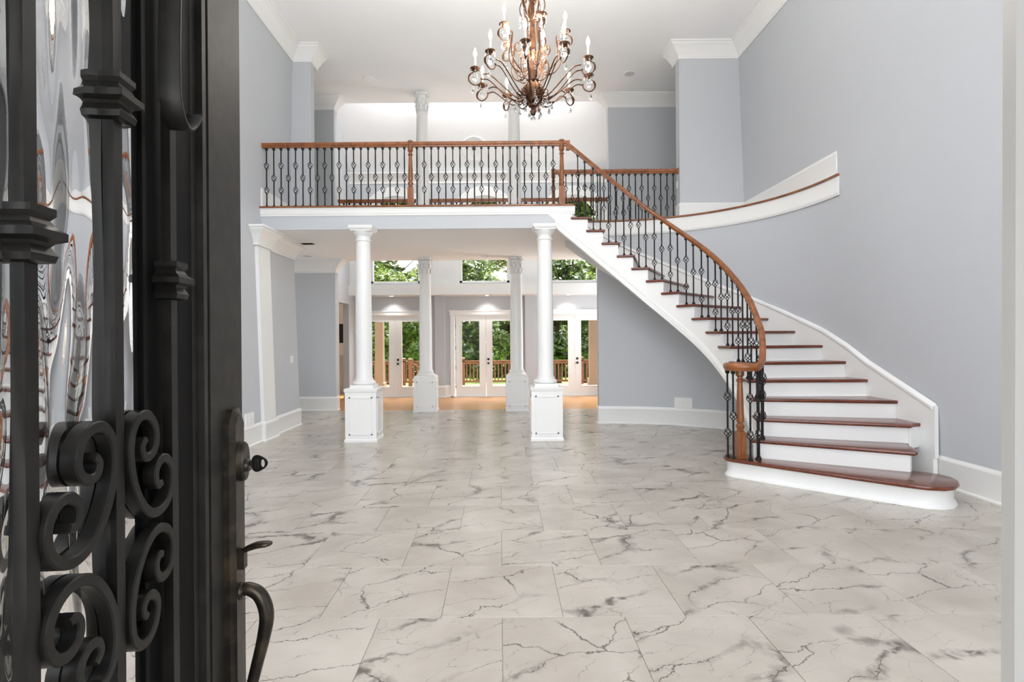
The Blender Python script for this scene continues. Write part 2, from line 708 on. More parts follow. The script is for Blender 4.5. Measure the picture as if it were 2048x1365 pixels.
bent_wall('wall_left', [(xl(0), 0), (xl(Z1), Z1)], 0.36, 9.30, -0.15)['label'] = 'pale grey left wall of the hall'
bent_wall('wall_left', [(xl(Z1), Z1), (xl(3.42), 3.42), (xl(ZC), ZC + 0.02)], 0.36, 9.33, -0.15)
# right wall: straight part up to the stair curve, full height, and the set-back upper part
bent_wall('wall_right', [(xr(0), 0), (xr(Z2), Z2)], 0.36, EC[1], 0.15)['label'] = 'pale grey right wall above the curved stair'
bent_wall('wall_right', [(xr(Z2), Z2), (xr(ZC), ZC + 0.02)], 0.36, 9.36, 0.15)
# curved wall round the stair, ground floor to upper floor
mb = MB()
lo_i, hi_i = clip_left(stair_wall(32, 0.0), XEND), clip_left(stair_wall(32, Z2 - 0.02), XEND)
lo_o, hi_o = stair_wall(32, 0.0, 0.14), stair_wall(32, Z2 - 0.02, 0.14)
lo_o, hi_o = lo_o[:len(lo_i) - 1] + [(XEND, lo_i[-1][1] + 0.14)], hi_o[:len(hi_i) - 1] + [(XEND, hi_i[-1][1] + 0.14)]
rs = []
for i in range(len(lo_i)):
    rs.append([lo_i[i] + (0.0,), hi_i[i] + (Z2 - 0.02,), hi_o[i] + (Z2 - 0.02,), lo_o[i] + (0.0,)])
mb.rings(rs)
struct(mb.build('wall_stair', M_WALL, angle=50), 'curved grey wall under and behind the staircase')
# stubs beside the tall opening at the back of the hall
struct(MB().box(xl(5) - 0.1, -3.15, 9.18, 9.33, Z1, ZC + 0.02).build('wall_back', M_WALL, smooth=False))
struct(MB().box(3.05, xr(5) + 0.12, 9.18, 9.36, Z2 - 0.3, ZC + 0.02).build('wall_back', M_WALL, smooth=False))
# second line of walls, either side of the far room
struct(MB().box(-6.2, -3.35, 11.10, 11.30, 0, ZC + 0.02).build('wall_hall', M_WALL, smooth=False))
struct(MB().box(2.24, 6.2, 11.10, 11.30, 0, ZC + 0.02).build('wall_hall', M_WALL, smooth=False))
struct(MB().box(-6.2, -6.05, 9.15, 11.3, 0, ZC + 0.02).build('wall_hall', M_WALL, smooth=False))
struct(MB().box(6.05, 6.2, 9.15, 11.3, 0, ZC + 0.02).build('wall_hall', M_WALL, smooth=False))
struct(MB().box(-6.2, xl(2) - 0.15, 9.15, 9.30, 0, ZC + 0.02).build('wall_hall', M_WALL, smooth=False))
struct(MB().box(xr(5) + 0.1, 6.2, 9.2, 9.36, 0, ZC + 0.02).build('wall_hall', M_WALL, smooth=False))
# front wall with doorway, plus unseen openings added for the fill lights
mb = MB()
for xa, xb_ in ((-3.3, -1.0), (1.0, 3.4)):
    mb.box(xa, xb_, 0.36, 0.72, 0, 0.42).box(xa, xb_, 0.36, 0.72, 2.6, 3.1)
mb.box(-3.6, -3.3, 0.36, 0.72, 0, 3.1).box(-1.0, -0.68, 0.36, 0.72, 0, 3.1).box(0.72, 1.0, 0.36, 0.72, 0, 3.1).box(3.4, 4.3, 0.36, 0.72, 0, 3.1)
mb.box(-0.68, 0.72, 0.36, 0.72, 2.75, 3.1)
mb.box(-3.6, -2.3, 0.36, 0.72, 3.1, ZC + 0.02).box(2.9, 4.3, 0.36, 0.72, 3.1, ZC + 0.02).box(-2.3, 2.9, 0.36, 0.72, 6.0, ZC + 0.02)
struct(mb.build('wall_front', M_WALL, smooth=False))
# white jamb of the doorway at the right of the frame (a hair out of plumb)
mb = MB()
mb.rings([[(0.646, 0.33, -0.01), (0.78, 0.33, -0.01), (0.78, 0.735, -0.01), (0.661, 0.735, -0.01), (0.646, 0.70, -0.01)],
          [(0.676, 0.33, 2.75), (0.80, 0.33, 2.75), (0.80, 0.735, 2.75), (0.691, 0.735, 2.75), (0.676, 0.70, 2.75)]])
struct(mb.build('trim_1', M_TRIM, smooth=False), 'white door jamb at the edge of the entrance')

# ceilings
struct(MB().box(-6.2, 6.2, 0.36, 11.35, ZC, ZC + 0.15).build('ceiling', M_CEIL, smooth=False), 'white hall ceiling')
SL = 1.05          # slope of the far room's ceiling
def zslope(y):
    return 5.40 + SL * (13.2 - y)
mb = MB()
mb.add([(-3.75, 13.35, zslope(13.35)), (3.55, 13.35, zslope(13.35)), (3.55, 11.2, zslope(11.2)), (-3.75, 11.2, zslope(11.2)),
        (-3.75, 13.35, zslope(13.35) + .15), (3.55, 13.35, zslope(13.35) + .15), (3.55, 11.2, zslope(11.2) + .15), (-3.75, 11.2, zslope(11.2) + .15)],
       [(0, 1, 2, 3), (4, 7, 6, 5), (0, 4, 5, 1), (1, 5, 6, 2), (2, 6, 7, 3), (3, 7, 4, 0)])
struct(mb.build('ceiling_slope', M_CEIL, smooth=False), 'sloping white ceiling of the far room')
struct(MB().box(-3.75, 3.55, 11.2, 11.33, ZC + 0.1, 7.7).build('wall_header', M_CEIL, smooth=False))

# upper floor: slabs round the stair well, with a grey fascia, white band and oak nosing
slab = struct(MB().box(-6.05, 1.11, YB + 0.02, 11.35, Z1, Z2 - 0.01).build('balcony_slab', M_CEIL, smooth=False), 'white underside of the balcony')
MB().box(1.11, 6.05, 9.22, 11.35, Z1, Z2 - 0.01).build('slab', M_CEIL, slab, smooth=False)
arc = stair_wall(24, Z2, 0.10)
ledge = [(p[0], p[1]) for p in arc] + [(EC[0], 9.36), (xr(Z2) + 0.12, 9.36), (xr(Z2) + 0.12, EC[1])]
MB().prism(ccw(ledge), Z2 - 0.2, Z2 - 0.01).build('ledge', M_CEIL, slab, smooth=False)
x_lw = xl(Z2)
MB().box(x_lw, 1.10, YB, YB + 0.03, Z1 - 0.004, Z2 - 0.14).build('fascia', M_WALL, slab, smooth=False)
mb = MB()
mb.sweep([(0.0, Z2 - 0.145), (0.012, Z2 - 0.145), (0.016, Z2 - 0.12), (0.022, Z2 - 0.11), (0.022, Z2 - 0.05), (0.03, Z2 - 0.036), (0.03, Z2 - 0.026), (0.0, Z2 - 0.026)],
         [(1.12, YB), (x_lw, YB)][::-1][::-1])
mb.build('band', M_TRIM, slab, smooth=False)
mb = MB()
mb.sweep([(-0.12, Z2 - 0.026), (0.045, Z2 - 0.026), (0.055, Z2 - 0.018), (0.055, Z2 - 0.008), (0.047, Z2), (-0.12, Z2)], [(1.10, YB), (x_lw, YB)])
mb.build('nosing', M_OAK, slab, smooth=False)
# the curved edge of the stair well: white band, lower moulding and oak cap
edge = stair_wall(32, Z2)
mb = MB()
mb.sweep([(0.0, Z2 - 0.26), (0.012, Z2 - 0.26), (0.018, Z2 - 0.24), (0.024, Z2 - 0.225), (0.018, Z2 - 0.21), (0.018, Z2 - 0.03), (0.0, Z2 - 0.03)], edge)
struct(mb.build('trim_2', M_TRIM, angle=45), 'white curved band under the oak cap of the stair well')
mb = MB()
mb.sweep([(-0.10, Z2 - 0.03), (0.03, Z2 - 0.03), (0.042, Z2 - 0.02), (0.042, Z2 - 0.008), (0.034, Z2), (-0.10, Z2)], edge)
struct(mb.build('trim_3', M_OAK, angle=45), 'curved oak cap along the upper edge of the stair well')

# ------------------------------------------------------------------ crown mouldings and baseboards
def crown_prof(z, p=0.19, h=0.24):
    # offset to the left of travel, hung under a ceiling at height z
    return [(0.0, z), (0.0, z - h), (0.016, z - h), (0.022, z - h + 0.02), (0.016, z - h + 0.035), (0.02, z - h + 0.05),
            (p * 0.30, z - h * 0.62), (p * 0.42, z - h * 0.52), (p * 0.47, z - h * 0.42), (p * 0.74, z - h * 0.27),
            (p * 0.86, z - h * 0.20), (p * 0.88, z - h * 0.13), (p, z - h * 0.11), (p, z - h * 0.02), (p, z)]


def base_prof(z=0.0, h=0.29):
    return [(0.0, z), (0.030, z), (0.030, z + 0.015), (0.018, z + 0.028), (0.018, z + h - 0.055), (0.022, z + h - 0.045),
            (0.022, z + h - 0.030), (0.012, z + h - 0.016), (0.010, z + h - 0.004), (0.0, z + h)]


n_trim = [3]


def trim(mb, label=None, mat=M_TRIM, angle=35):
    n_trim[0] += 1
    return struct(mb.build('trim_%d' % n_trim[0], mat, angle=angle), label)


xlc, xrc = xl(6.25), xr(6.25)
# room lies to the left of travel
trim(MB().sweep(crown_prof(ZC), [(-3.15, 9.50), (-3.15, 9.18), (xlc, 9.18), (xlc, 0.72)]), 'white crown moulding along the left of the hall ceiling')
trim(MB().sweep(crown_prof(ZC), [(xrc, 0.72), (xrc, 9.18), (3.05, 9.18), (3.05, 9.50)]), 'white crown moulding along the right of the hall ceiling')
trim(MB().sweep(crown_prof(ZC), [(-3.35, 11.30), (-3.35, 11.10), (-6.05, 11.10)]))
trim(MB().sweep(crown_prof(ZC), [(6.05, 11.10), (2.24, 11.10), (2.24, 11.30)]))
# ground floor crown: over the pilaster, along the short wall, and in the side hall
xp = xl(2.9)
trim(MB().sweep(crown_prof(Z1, 0.15, 0.27), [(-4.4, 9.30), (xp, 9.30), (xp, 8.22), (xp + 0.06, 8.22), (xp + 0.06, 7.78), (xp - 0.02, 7.78)]), 'white crown over the pilaster and the light switch')
trim(MB().sweep(crown_prof(Z1, 0.20, 0.27), [(-3.35, 11.30), (-3.35, 11.10), (-6.05, 11.10)]))
# pilaster
mb = MB()
mb.rings([[(xl(0), 7.80, 0), (xl(0) + 0.05, 7.80, 0), (xl(0) + 0.05, 8.20, 0), (xl(0), 8.20, 0)],
          [(xl(Z1), 7.80, Z1), (xl(Z1) + 0.05, 7.80, Z1), (xl(Z1) + 0.05, 8.20, Z1), (xl(Z1), 8.20, Z1)]])
trim(mb, 'flat white pilaster on the left wall', angle=20)
# baseboards
bx = xl(0.1)


def baseboard(side, path, z=0.0, label=None):
    return struct(MB().sweep(base_prof(z), path).build('baseboard_' + side, M_TRIM, angle=40), label)


baseboard('left', [(bx - 0.3, 9.30), (bx, 9.30), (bx, 8.21), (bx + 0.055, 8.21), (bx + 0.055, 7.79), (bx, 7.79), (bx, 0.72)], label='tall white baseboard along the left wall')
baseboard('hall', [(-3.35, 11.30), (-3.35, 11.10), (-6.05, 11.10)])
xb = xr(0.1)
baseboard('right', [(xb, 0.72), (xb, 5.36)], label='tall white baseboard right of the lowest stair')
sw = clip_left(stair_wall(32, 0.1), XEND)
baseboard('stair', sw[8:] + [(XEND - 0.001, sw[-1][1] + 0.14)], label='tall white curved baseboard under the staircase')
baseboard('upper_right', [(xr(Z2 + .1), EC[1] + 0.03), (xr(Z2 + .1), 9.18), (3.05, 9.18), (3.05, 9.36)], Z2)
baseboard('upper_left', [(-3.15, 9.33), (-3.15, 9.18), (xl(Z2 + .1), 9.18), (xl(Z2 + .1), YB + 0.0)], Z2)
baseboard('upper_hall', [(6.05, 11.10), (2.24, 11.10), (2.24, 11.30)], Z2)

# ------------------------------------------------------------------ staircase
INN = {1: (2.46, 5.46), 2: (2.58, 5.65), 3: (2.73, 5.83), 4: (2.79, 6.03), 5: (2.835, 6.25), 6: (2.86, 6.50), 7: (2.86, 6.76), 8: (2.83, 7.01), 9: (2.77, 7.25),
       10: (2.67, 7.47), 11: (2.53, 7.66), 12: (2.365, 7.81), 13: (2.18, 7.92), 14: (1.985, 7.98), 15: (1.78, 8.01), 16: (1.56, 8.02), 17: (1.335, 8.02), 18: (1.11, 8.02), 19: (0.885, 8.02)}
OUT = {1: (3.6, 4.5), 2: (3.79, 4.95), 3: (4.10, 5.30), 4: (4.22, 5.72), 5: (4.22, 6.19), 6: (4.2, 6.58), 7: (4.18, 7.02), 8: (4.08, 7.50), 9: (3.95, 7.93),
       10: (3.76, 8.33), 11: (3.5, 8.70), 12: (3.17, 8.95), 13: (2.80, 9.12), 14: (2.38, 9.2), 15: (1.98, 9.2), 16: (1.66, 9.2), 17: (1.37, 9.2), 18: (1.11, 9.2), 19: (0.885, 9.2)}
_inn = catmull([INN[k] + (0.0,) for k in range(1, 20)], 10)


def inner(u):
    t = max(0.0, min(17.9999, u - 1)) * 10
    i = int(t)
    a, b = _inn[i], _inn[min(i + 1, len(_inn) - 1)]
    f = t - i
    return (a[0] + (b[0] - a[0]) * f, a[1] + (b[1] - a[1]) * f)


def inner_off(u, d):
    # moved by d towards the wall side
    a, b = inner(u - 0.06), inner(u + 0.06)
    tx, ty = b[0] - a[0], b[1] - a[1]
    L = math.hypot(tx, ty)
    p = inner(u)
    return (p[0] + ty / L * d, p[1] - tx / L * d)


def wall_hit(p, q):
    # extend p->q to the stair wall
    wall = [(xr(0.8), 0.8)] + stair_wall(40, 1.4)
    wall.append((0.0, EC[1] + 2.58))
    dx, dy = q[0] - p[0], q[1] - p[1]
    best = None
    for i in range(len(wall) - 1):
        a, b = wall[i], wall[i + 1]
        ex, ey = b[0] - a[0], b[1] - a[1]
        den = dx * ey - dy * ex
        if abs(den) < 1e-9:
            continue
        t = ((a[0] - p[0]) * ey - (a[1] - p[1]) * ex) / den
        s = ((a[0] - p[0]) * dy - (a[1] - p[1]) * dx) / den
        if t > 0 and -1e-6 <= s <= 1 + 1e-6 and (best is None or t < best):
            best = t
    return (p[0] + dx * best, p[1] + dy * best) if best else q


for k in range(3, 19):
    OUT[k] = wall_hit(INN[k], OUT[k])


def outer(u):
    k = int(u)
    f = u - k
    a, b = OUT[k], OUT[min(k + 1, 19)]
    return (a[0] + (b[0] - a[0]) * f, a[1] + (b[1] - a[1]) * f)


def toward(p, q, d):
    L = math.hypot(q[0] - p[0], q[1] - p[1])
    return (p[0] + (q[0] - p[0]) * d / L, p[1] + (q[1] - p[1]) * d / L)


def along(u, d):
    # from the nosing corner u move d up the stair along the inner curve
    a, b = inner(u), inner(u + 0.2)
    L = math.hypot(b[0] - a[0], b[1] - a[1])
    return ((b[0] - a[0]) / L * d, (b[1] - a[1]) / L * d)


stair = thing('staircase', 'curved white staircase with red-brown oak treads rising along the right wall', 'staircase', (2.5, 5.6, 0))
S0 = Vector((2.5, 5.6, 0))


def sbuild(mb, name, mat, angle=35, parent=None):
    mb.v = [(x - S0.x, y - S0.y, z - S0.z) for x, y, z in mb.v]
    return mb.build(name, mat, parent or stair, angle=angle)


TH = 0.036
TREAD_LAYERS = lambda z: [(z - TH, 0.014), (z - TH + 0.006, 0.004), (z - TH + 0.014, 0.0), (z - 0.008, 0.0), (z - 0.002, 0.003), (z, 0.009)]
# first tread: bullnose at both ends
t1 = [(2.365, 5.60), (2.66, 5.31), (2.96, 5.03), (3.22, 4.79), (3.43, 4.60), (3.54, 4.52), (3.66, 4.49), (3.77, 4.52), (3.87, 4.60), (3.95, 4.71), (3.985, 4.82),
      (3.97, 4.92), (3.90, 5.00), (3.80, 5.07), (2.66, 5.76), (2.61, 5.82), (2.54, 5.855), (2.46, 5.85), (2.39, 5.81), (2.345, 5.75), (2.335, 5.67)]
t1 = ccw(t1)
sbuild(MB().layered(t1, TREAD_LAYERS(RISE)), 'tread', M_TREAD)
b1 = inset_poly(t1, 0.035)
mb = MB()
mb.rings([[(x, y, z) for x, y in inset_poly(b1, d)] for z, d in
          [(0.0, -0.022), (0.012, -0.022), (0.03, -0.008), (0.05, 0.0), (RISE - TH - 0.012, 0.0), (RISE - TH - 0.004, -0.008), (RISE - TH, -0.008)]])
sbuild(mb, 'riser', M_TRIM, 50)
for k in range(2, 18):
    z = RISE * k
    I, O = INN[k], OUT[k]
    I2, O2 = INN[k + 1], OUT[k + 1]
    bx_, by_ = along(k + 1, 0.055)
    rx_, ry_ = along(k + 1, 0.025)
    if k == 2:
        poly = [I, (3.775, 4.965), (3.805, 4.975), (3.835, 5.01), (3.90, 5.13), (3.96, 5.27), (4.01, 5.42), (4.00, 5.50), (I2[0] + bx_, I2[1] + by_)]
    else:
        Ob = (O2[0] + rx_, O2[1] + ry_)
        if k == 3:
            poly = [I, (4.02, 5.335), (4.06, 5.36), (4.075, 5.40), (O[0] - 0.005, 5.43), Ob, (I2[0] + bx_, I2[1] + by_)]
        else:
            poly = [I, O, Ob, (I2[0] + bx_, I2[1] + by_)]
    poly = ccw(poly)
    sbuild(MB().layered(poly, TREAD_LAYERS(z)), 'tread', M_TREAD)
# risers
for k in range(2, 19):
    I, O = INN[k], OUT[k]
    ux, uy = along(k, 0.032)
    a = toward((I[0] + ux, I[1] + uy), (O[0] + ux, O[1] + uy), 0.03)
    b = (O[0] + ux, O[1] + uy)
    if k == 2:
        b = (3.76, 5.005)
    if k == 3:
        b = (4.05, 5.38)
    L = math.hypot(b[0] - a[0], b[1] - a[1])
    nx, ny = ux / 0.032 * 0.018, uy / 0.032 * 0.018
    poly = ccw([a, b, (b[0] + nx, b[1] + ny), (a[0] + nx, a[1] + ny)])
    sbuild(MB().prism(poly, RISE * (k - 1) - 0.004, RISE * k - TH), 'riser', M_TRIM, 20)
# closed end of the second step and small return of the third
sbuild(MB().prism(ccw([(3.72, 5.03), (3.76, 5.005), (3.80, 5.04), (3.86, 5.15), (3.97, 5.42), (3.93, 5.43)]), 0, RISE * 2 - TH), 'step_end', M_TRIM, 20)
sbuild(MB().prism(ccw([(4.03, 5.38), (4.05, 5.38), (4.20, 5.46), (4.20, 5.50), (4.03, 5.42)]), RISE * 2 - 0.05, RISE * 3 - TH), 'step_end', M_TRIM, 20)
# inner stringer: stepped board with a moulding along its lower edge
mb = MB()
per = 6
for k in range(2, 17):
    us = [k + 0.12 + j / per for j in range(per + 1)]
    rs = []
    for u in us:
        p, q = inner_off(u, 0.028), inner_off(u, 0.068)
        zt = RISE * k - TH + 0.001
        zb = max(0.0, RISE * u - 0.47)
        rs.append([(p[0], p[1], zb), (q[0], q[1], zb), (q[0], q[1], zt), (p[0], p[1], zt)])
    mb.rings(rs)
# straight upper end: last tread, landing and the slanting end against the fascia
def xu(u):
    return 1.335 - 0.225 * (u - 17)


for u0, u1, zt in ((17.12, 18.12, RISE * 17 - TH + 0.001), (18.12, 20.4, Z2 - 0.027)):
    rs = []
    for j in range(13):
        u = u0 + (u1 - u0) * j / 12
        zb = min(RISE * u - 0.47, Z2 - 0.13)
        rs.append([(xu(u), YB - 0.004, zb), (xu(u), YB + 0.04, zb), (xu(u), YB + 0.04, zt), (xu(u), YB - 0.004, zt)])
    mb.rings(rs)
sbuild(mb, 'stringer', M_TRIM, 40)
mb = MB()
rs = []
for j in range(0, 101):
    u = 2.5 + (19.25 - 2.5) * j / 100
    z = RISE * u
    if u < 17.0:
        p = [inner_off(u, d) for d in (0.014, 0.016, 0.024, 0.06)]
    else:
        p = [(xu(u), YB - 0.004 - 0.028 + d) for d in (0.014, 0.016, 0.024, 0.06)]
    rs.append([(p[0][0], p[0][1], max(0.0, z - 0.575)), (p[0][0], p[0][1], max(0.005, z - 0.505)), (p[2][0], p[2][1], max(0.01, z - 0.495)), (p[1][0], p[1][1], max(0.015, z - 0.48)),
               (p[2][0], p[2][1], max(0.02, z - 0.455)), (p[3][0], p[3][1], max(0.02, z - 0.455)), (p[3][0], p[3][1], max(0.0, z - 0.585)), (p[2][0], p[2][1], max(0.0, z - 0.585))])
mb.rings(rs)
sbuild(mb, 'stringer_moulding', M_TRIM, 40)
# underside
mb = MB()
rs = []
for j in range(0, 61):
    u = 4.2 + (18.05 - 4.2) * j / 60
    p, o = inner_off(u, 0.06), outer(u)
    z = min(RISE * u - 0.215, Z1 + 0.002)
    rs.append([(p[0], p[1], z), (o[0], o[1], z), (o[0], o[1], z + 0.02), (p[0], p[1], z + 0.02)])
mb.rings(rs)
sbuild(mb, 'soffit', M_TRIM, 40)
# skirt board on the wall side with a cap moulding
sk = []
for j in range(0, 91):
    u = 3.0 + 15.0 * j / 90
    o, i_ = outer(u), inner(u)
    sk.append((u, o, i_))


def skirt_pts(d, dz):
    out = []
    for u, o, i_ in sk:
        p = toward(o, i_, d)
        out.append((p[0], p[1], RISE * u + dz))
    return out


mb = MB()
A, B = skirt_pts(0.024, 0.19), skirt_pts(-0.01, 0.19)
rs = []
for j in range(len(A)):
    zb = max(0.0, A[j][2] - 0.62) if sk[j][0] > 5.2 else 0.0
    rs.append([(A[j][0], A[j][1], zb), (A[j][0], A[j][1], A[j][2]), (B[j][0], B[j][1], B[j][2]), (B[j][0], B[j][1], zb)])
mb.rings(rs)
sbuild(mb, 'skirt_board', M_TRIM, 40)
mb = MB()
A0, A1, A2, A3 = skirt_pts(0.024, 0.15), skirt_pts(0.04, 0.165), skirt_pts(0.04, 0.19), skirt_pts(0.0, 0.215)
mb.rings([[A0[j], A1[j], A2[j], A3[j], B[j]] for j in range(len(A0))])
p0 = A0[0]
mb.box(p0[0] - 0.006, p0[0] + 0.03, p0[1] - 0.028, p0[1] + 0.012, 0.26, RISE * 3 + 0.19)
sbuild(mb, 'skirt_cap', M_TRIM, 40)

# ------------------------------------------------------------------ balusters
def add_basket(mb, z, h=0.10, r=0.031, wires=4):
    for k in range(wires):
        pts = []
        for j in range(9):
            t = j / 8
            a = 2 * PI * k / wires + t * PI * 1.0
            rr = 0.004 + r * math.sin(PI * t) ** 0.8
            pts.append((rr * math.cos(a), rr * math.sin(a), z - h / 2 + h * t))
        mb.tube(pts, 0.0047, 4)
    for s in (-1, 1):
        mb.lathe([(0.005, -0.012), (0.0105, -0.008), (0.0105, 0.008), (0.005, 0.012)], 6, (0, 0, z + s * (h / 2 + 0.004)))


def add_twist(mb, z0, z1, turns=2.5, h=0.0080):
    n = 20
    rs = []
    for j in range(n + 1):
        a = 2 * PI * turns * j / n
        z = z0 + (z1 - z0) * j / n
        rs.append([(h * 1.4142 * math.cos(a + PI / 4 + PI / 2 * k), h * 1.4142 * math.sin(a + PI / 4 + PI / 2 * k), z) for k in range(4)])
    mb.rings(rs)


_bal = {}


def baluster_mesh(kind, L, L0=0.87):
    key = (kind, round(L, 3))
    if key in _bal:
        return _bal[key]
    mb = MB()
    hw = 0.0074
    segs = []
    if kind == 'double':
        zb = [0.285 * L0, 0.705 * L0]
        tw = [(0.36 * L0, 0.63 * L0)]
    else:
        zb = [0.495 * L0]
        tw = [(0.13 * L0, 0.36 * L0), (0.64 * L0, 0.87 * L0)]
    z = 0.0
    stops = sorted([(b - 0.05, b + 0.05, 'b') for b in zb] + [(a, b, 't') for a, b in tw])
    for a, b, c in stops:
        if a > z:
            mb.square([(hw, z), (hw, a)])
        if c == 't':
            add_twist(mb, a, b)
        else:
            add_basket(mb, (a + b) / 2)
        z = b
    mb.square([(hw, z), (hw, L)])
    # shoes
    mb.square([(0.0175, 0.0), (0.0175, 0.014), (0.013, 0.022), (0.010, 0.034)])
    mb.square([(0.010, L - 0.036), (0.0155, L - 0.028), (0.0175, L - 0.02), (0.0175, L)])
    _bal[key] = mb.mesh('baluster', M_IRON, angle=40)
    return _bal[key]


def rail_prof(w=0.066, h=0.078):
    a, b = w / 2, h / 2
    return [(-a * 0.62, -b), (a * 0.62, -b), (a * 0.72, -b * 0.45), (a * 0.98, -b * 0.25), (a, b * 0.25), (a * 0.85, b * 0.72), (a * 0.4, b), (-a * 0.4, b), (-a * 0.85, b * 0.72), (-a, b * 0.25), (-a * 0.98, -b * 0.25), (-a * 0.72, -b * 0.45)]


def newel_mesh(H, base=0.28, hw=0.042, cap=True):
    mb = MB()
    mb.square([(hw, 0), (hw, base - 0.012), (hw * 0.8, base)])
    s = hw
    prof = [(s * 0.85, base), (s * 0.95, base + 0.01), (s * 0.7, base + 0.02), (s * 0.7, base + 0.03), (s * 0.95, base + 0.045), (s * 0.95, base + 0.07), (s * 0.62, base + 0.085),
            (s * 0.62, base + 0.095), (s * 0.86, base + 0.11), (s * 0.84, base + 0.13), (s * 0.78, H * 0.62), (s * 0.62, H - 0.17), (s * 0.6, H - 0.13), (s * 0.85, H - 0.12), (s * 0.85, H - 0.105),
            (s * 0.58, H - 0.095), (s * 0.58, H - 0.075), (s * 0.95, H - 0.06), (s * 0.95, H)]
    mb.lathe(prof, 16)
    if cap:
        mb.lathe([(s * 0.95, H), (s * 0.95, H + 0.064), (s * 1.05, H + 0.068), (s * 1.05, H + 0.082), (s * 0.8, H + 0.094), (s * 0.3, H + 0.10)], 16)
    return mb.mesh('newel_post', M_OAKPOST, angle=40)


def rosette(axis='x', r=0.055):
    mb = MB()
    mb.lathe([(r, 0), (r, 0.008), (r * 0.9, 0.016), (r * 0.75, 0.02), (r * 0.7, 0.026), (r * 0.4, 0.028)], 20)
    mb.v = [(z, x, y) for x, y, z in mb.v]
    return mb


# front balcony railing
LB = 0.876
rail_z = Z2 + LB + 0.039
br = thing('balcony_railing', 'oak and black iron railing along the front edge of the balcony', 'railing', (-1.2, YB + 0.03, Z2))
yb = 0.0
def bp(x):
    return x + 1.2
mb = MB().sweep(rail_prof(), [(bp(x_lw + 0.005), 0), (bp(0.999), 0)], zs=[LB + 0.039] * 2)
mb.build('handrail', M_OAK, br)
mb = rosette()
ro = mb.build('wall_rosette', M_OAK, br, loc=(bp(x_lw + 0.001), 0, LB + 0.039))
nm = newel_mesh(LB)
for x in (-1.307, 0.935):
    link_mesh('newel_post', nm, br, (bp(x), 0, 0))
for i in range(20):
    link_mesh('baluster', baluster_mesh('double' if i % 2 == 0 else 'single', LB), br, (bp(-3.44 + 0.1076 * i), 0, 0))
for i in range(20):
    link_mesh('baluster', baluster_mesh('single' if i % 2 == 0 else 'double', LB), br, (bp(-1.21 + 0.1062 * i), 0, 0))

# hall railing behind the stair well
LH = 0.812
hy = 9.275
hr = thing('hall_railing', 'shorter oak and iron railing behind the stair well at the upper right', 'railing', (2.0, hy, Z2))
MB().sweep(rail_prof(), [(0.93 - 2, 0), (3.045 - 2, 0)], zs=[LH + 0.039] * 2).build('handrail', M_OAK, hr)
mb = rosette()
mb.v = [(-x, y, z) for x, y, z in mb.v]
mb.build('wall_rosette', M_OAK, hr, loc=(3.049 - 2, 0, LH + 0.039))
link_mesh('newel_post', newel_mesh(LH, 0.25, 0.036), hr, (0.93 - 2, 0, 0))
for i in range(19):
    link_mesh('baluster', baluster_mesh('single' if i % 2 == 0 else 'double', LH, 0.8), hr, (1.035 - 2 + 0.1075 * i, 0, 0))

# rear railing overlooking the far room
ry = 11.32
LR = 0.86
rr_ = thing('rear_railing', 'dark oak railing overlooking the far room behind the upper columns', 'railing', (-0.5, ry, Z2))
MB().sweep(rail_prof(), [(-3.34 + 0.5, 0), (2.26 + 0.5, 0)], zs=[LR + 0.039] * 2).build('handrail', M_OAK, rr_)
mb = rosette()
mb.v = [(-x, y, z) for x, y, z in mb.v]
mb.build('wall_rosette', M_OAK, rr_, loc=(2.24 + 0.5, -0.0, LR + 0.039))
for i in range(49):
    link_mesh('baluster', baluster_mesh('single' if i % 2 == 0 else 'double', LR, 0.85), rr_, (-3.22 + 0.5 + 0.1115 * i, 0, 0))

# stair railing: sloping rail, volute, newel and two balusters to a tread
sr = thing('stair_railing', 'curved oak handrail on black iron balusters sweeping down the staircase', 'railing', (2.5, 5.65, RISE))
SR = Vector((2.5, 5.65, RISE))
RH = 0.83
path = [(1.0005, YB + 0.03, rail_z), (1.012, YB + 0.03, rail_z - 0.012), (1.032, YB + 0.03, rail_z - 0.045), (1.055, YB + 0.032, RISE * 18.25 + RH - 0.005)]
N = 100
for j in range(N + 1):
    u = 18.1 - (18.1 - 5.0) * j / N
    p = inner_off(u, 0.062)
    path.append((p[0], p[1], RISE * u + RH))
VC = (2.485, 5.655)
VZ = 1.135
low = [path[-4], path[-1], (2.880, 6.09, 1.628), (2.842, 5.93, 1.50), (2.780, 5.77, 1.335), (2.700, 5.625, 1.195), (2.610, 5.535, 1.14), (2.515, 5.505, VZ), (2.415, 5.54, VZ), (2.365, 5.63, VZ),
       (2.385, 5.745, VZ), (2.47, 5.795, VZ), (2.57, 5.765, VZ), (2.605, 5.67, VZ), (2.55, 5.60, VZ), (2.47, 5.60, VZ), (2.43, 5.65, VZ), (2.455, 5.70, VZ), (2.50, 5.69, VZ)]
path += catmull(low, 7)[8:]


def rail_z_at(x, y):
    best = min(path[:190], key=lambda p: (p[0] - x) ** 2 + (p[1] - y) ** 2)
    return best[2]


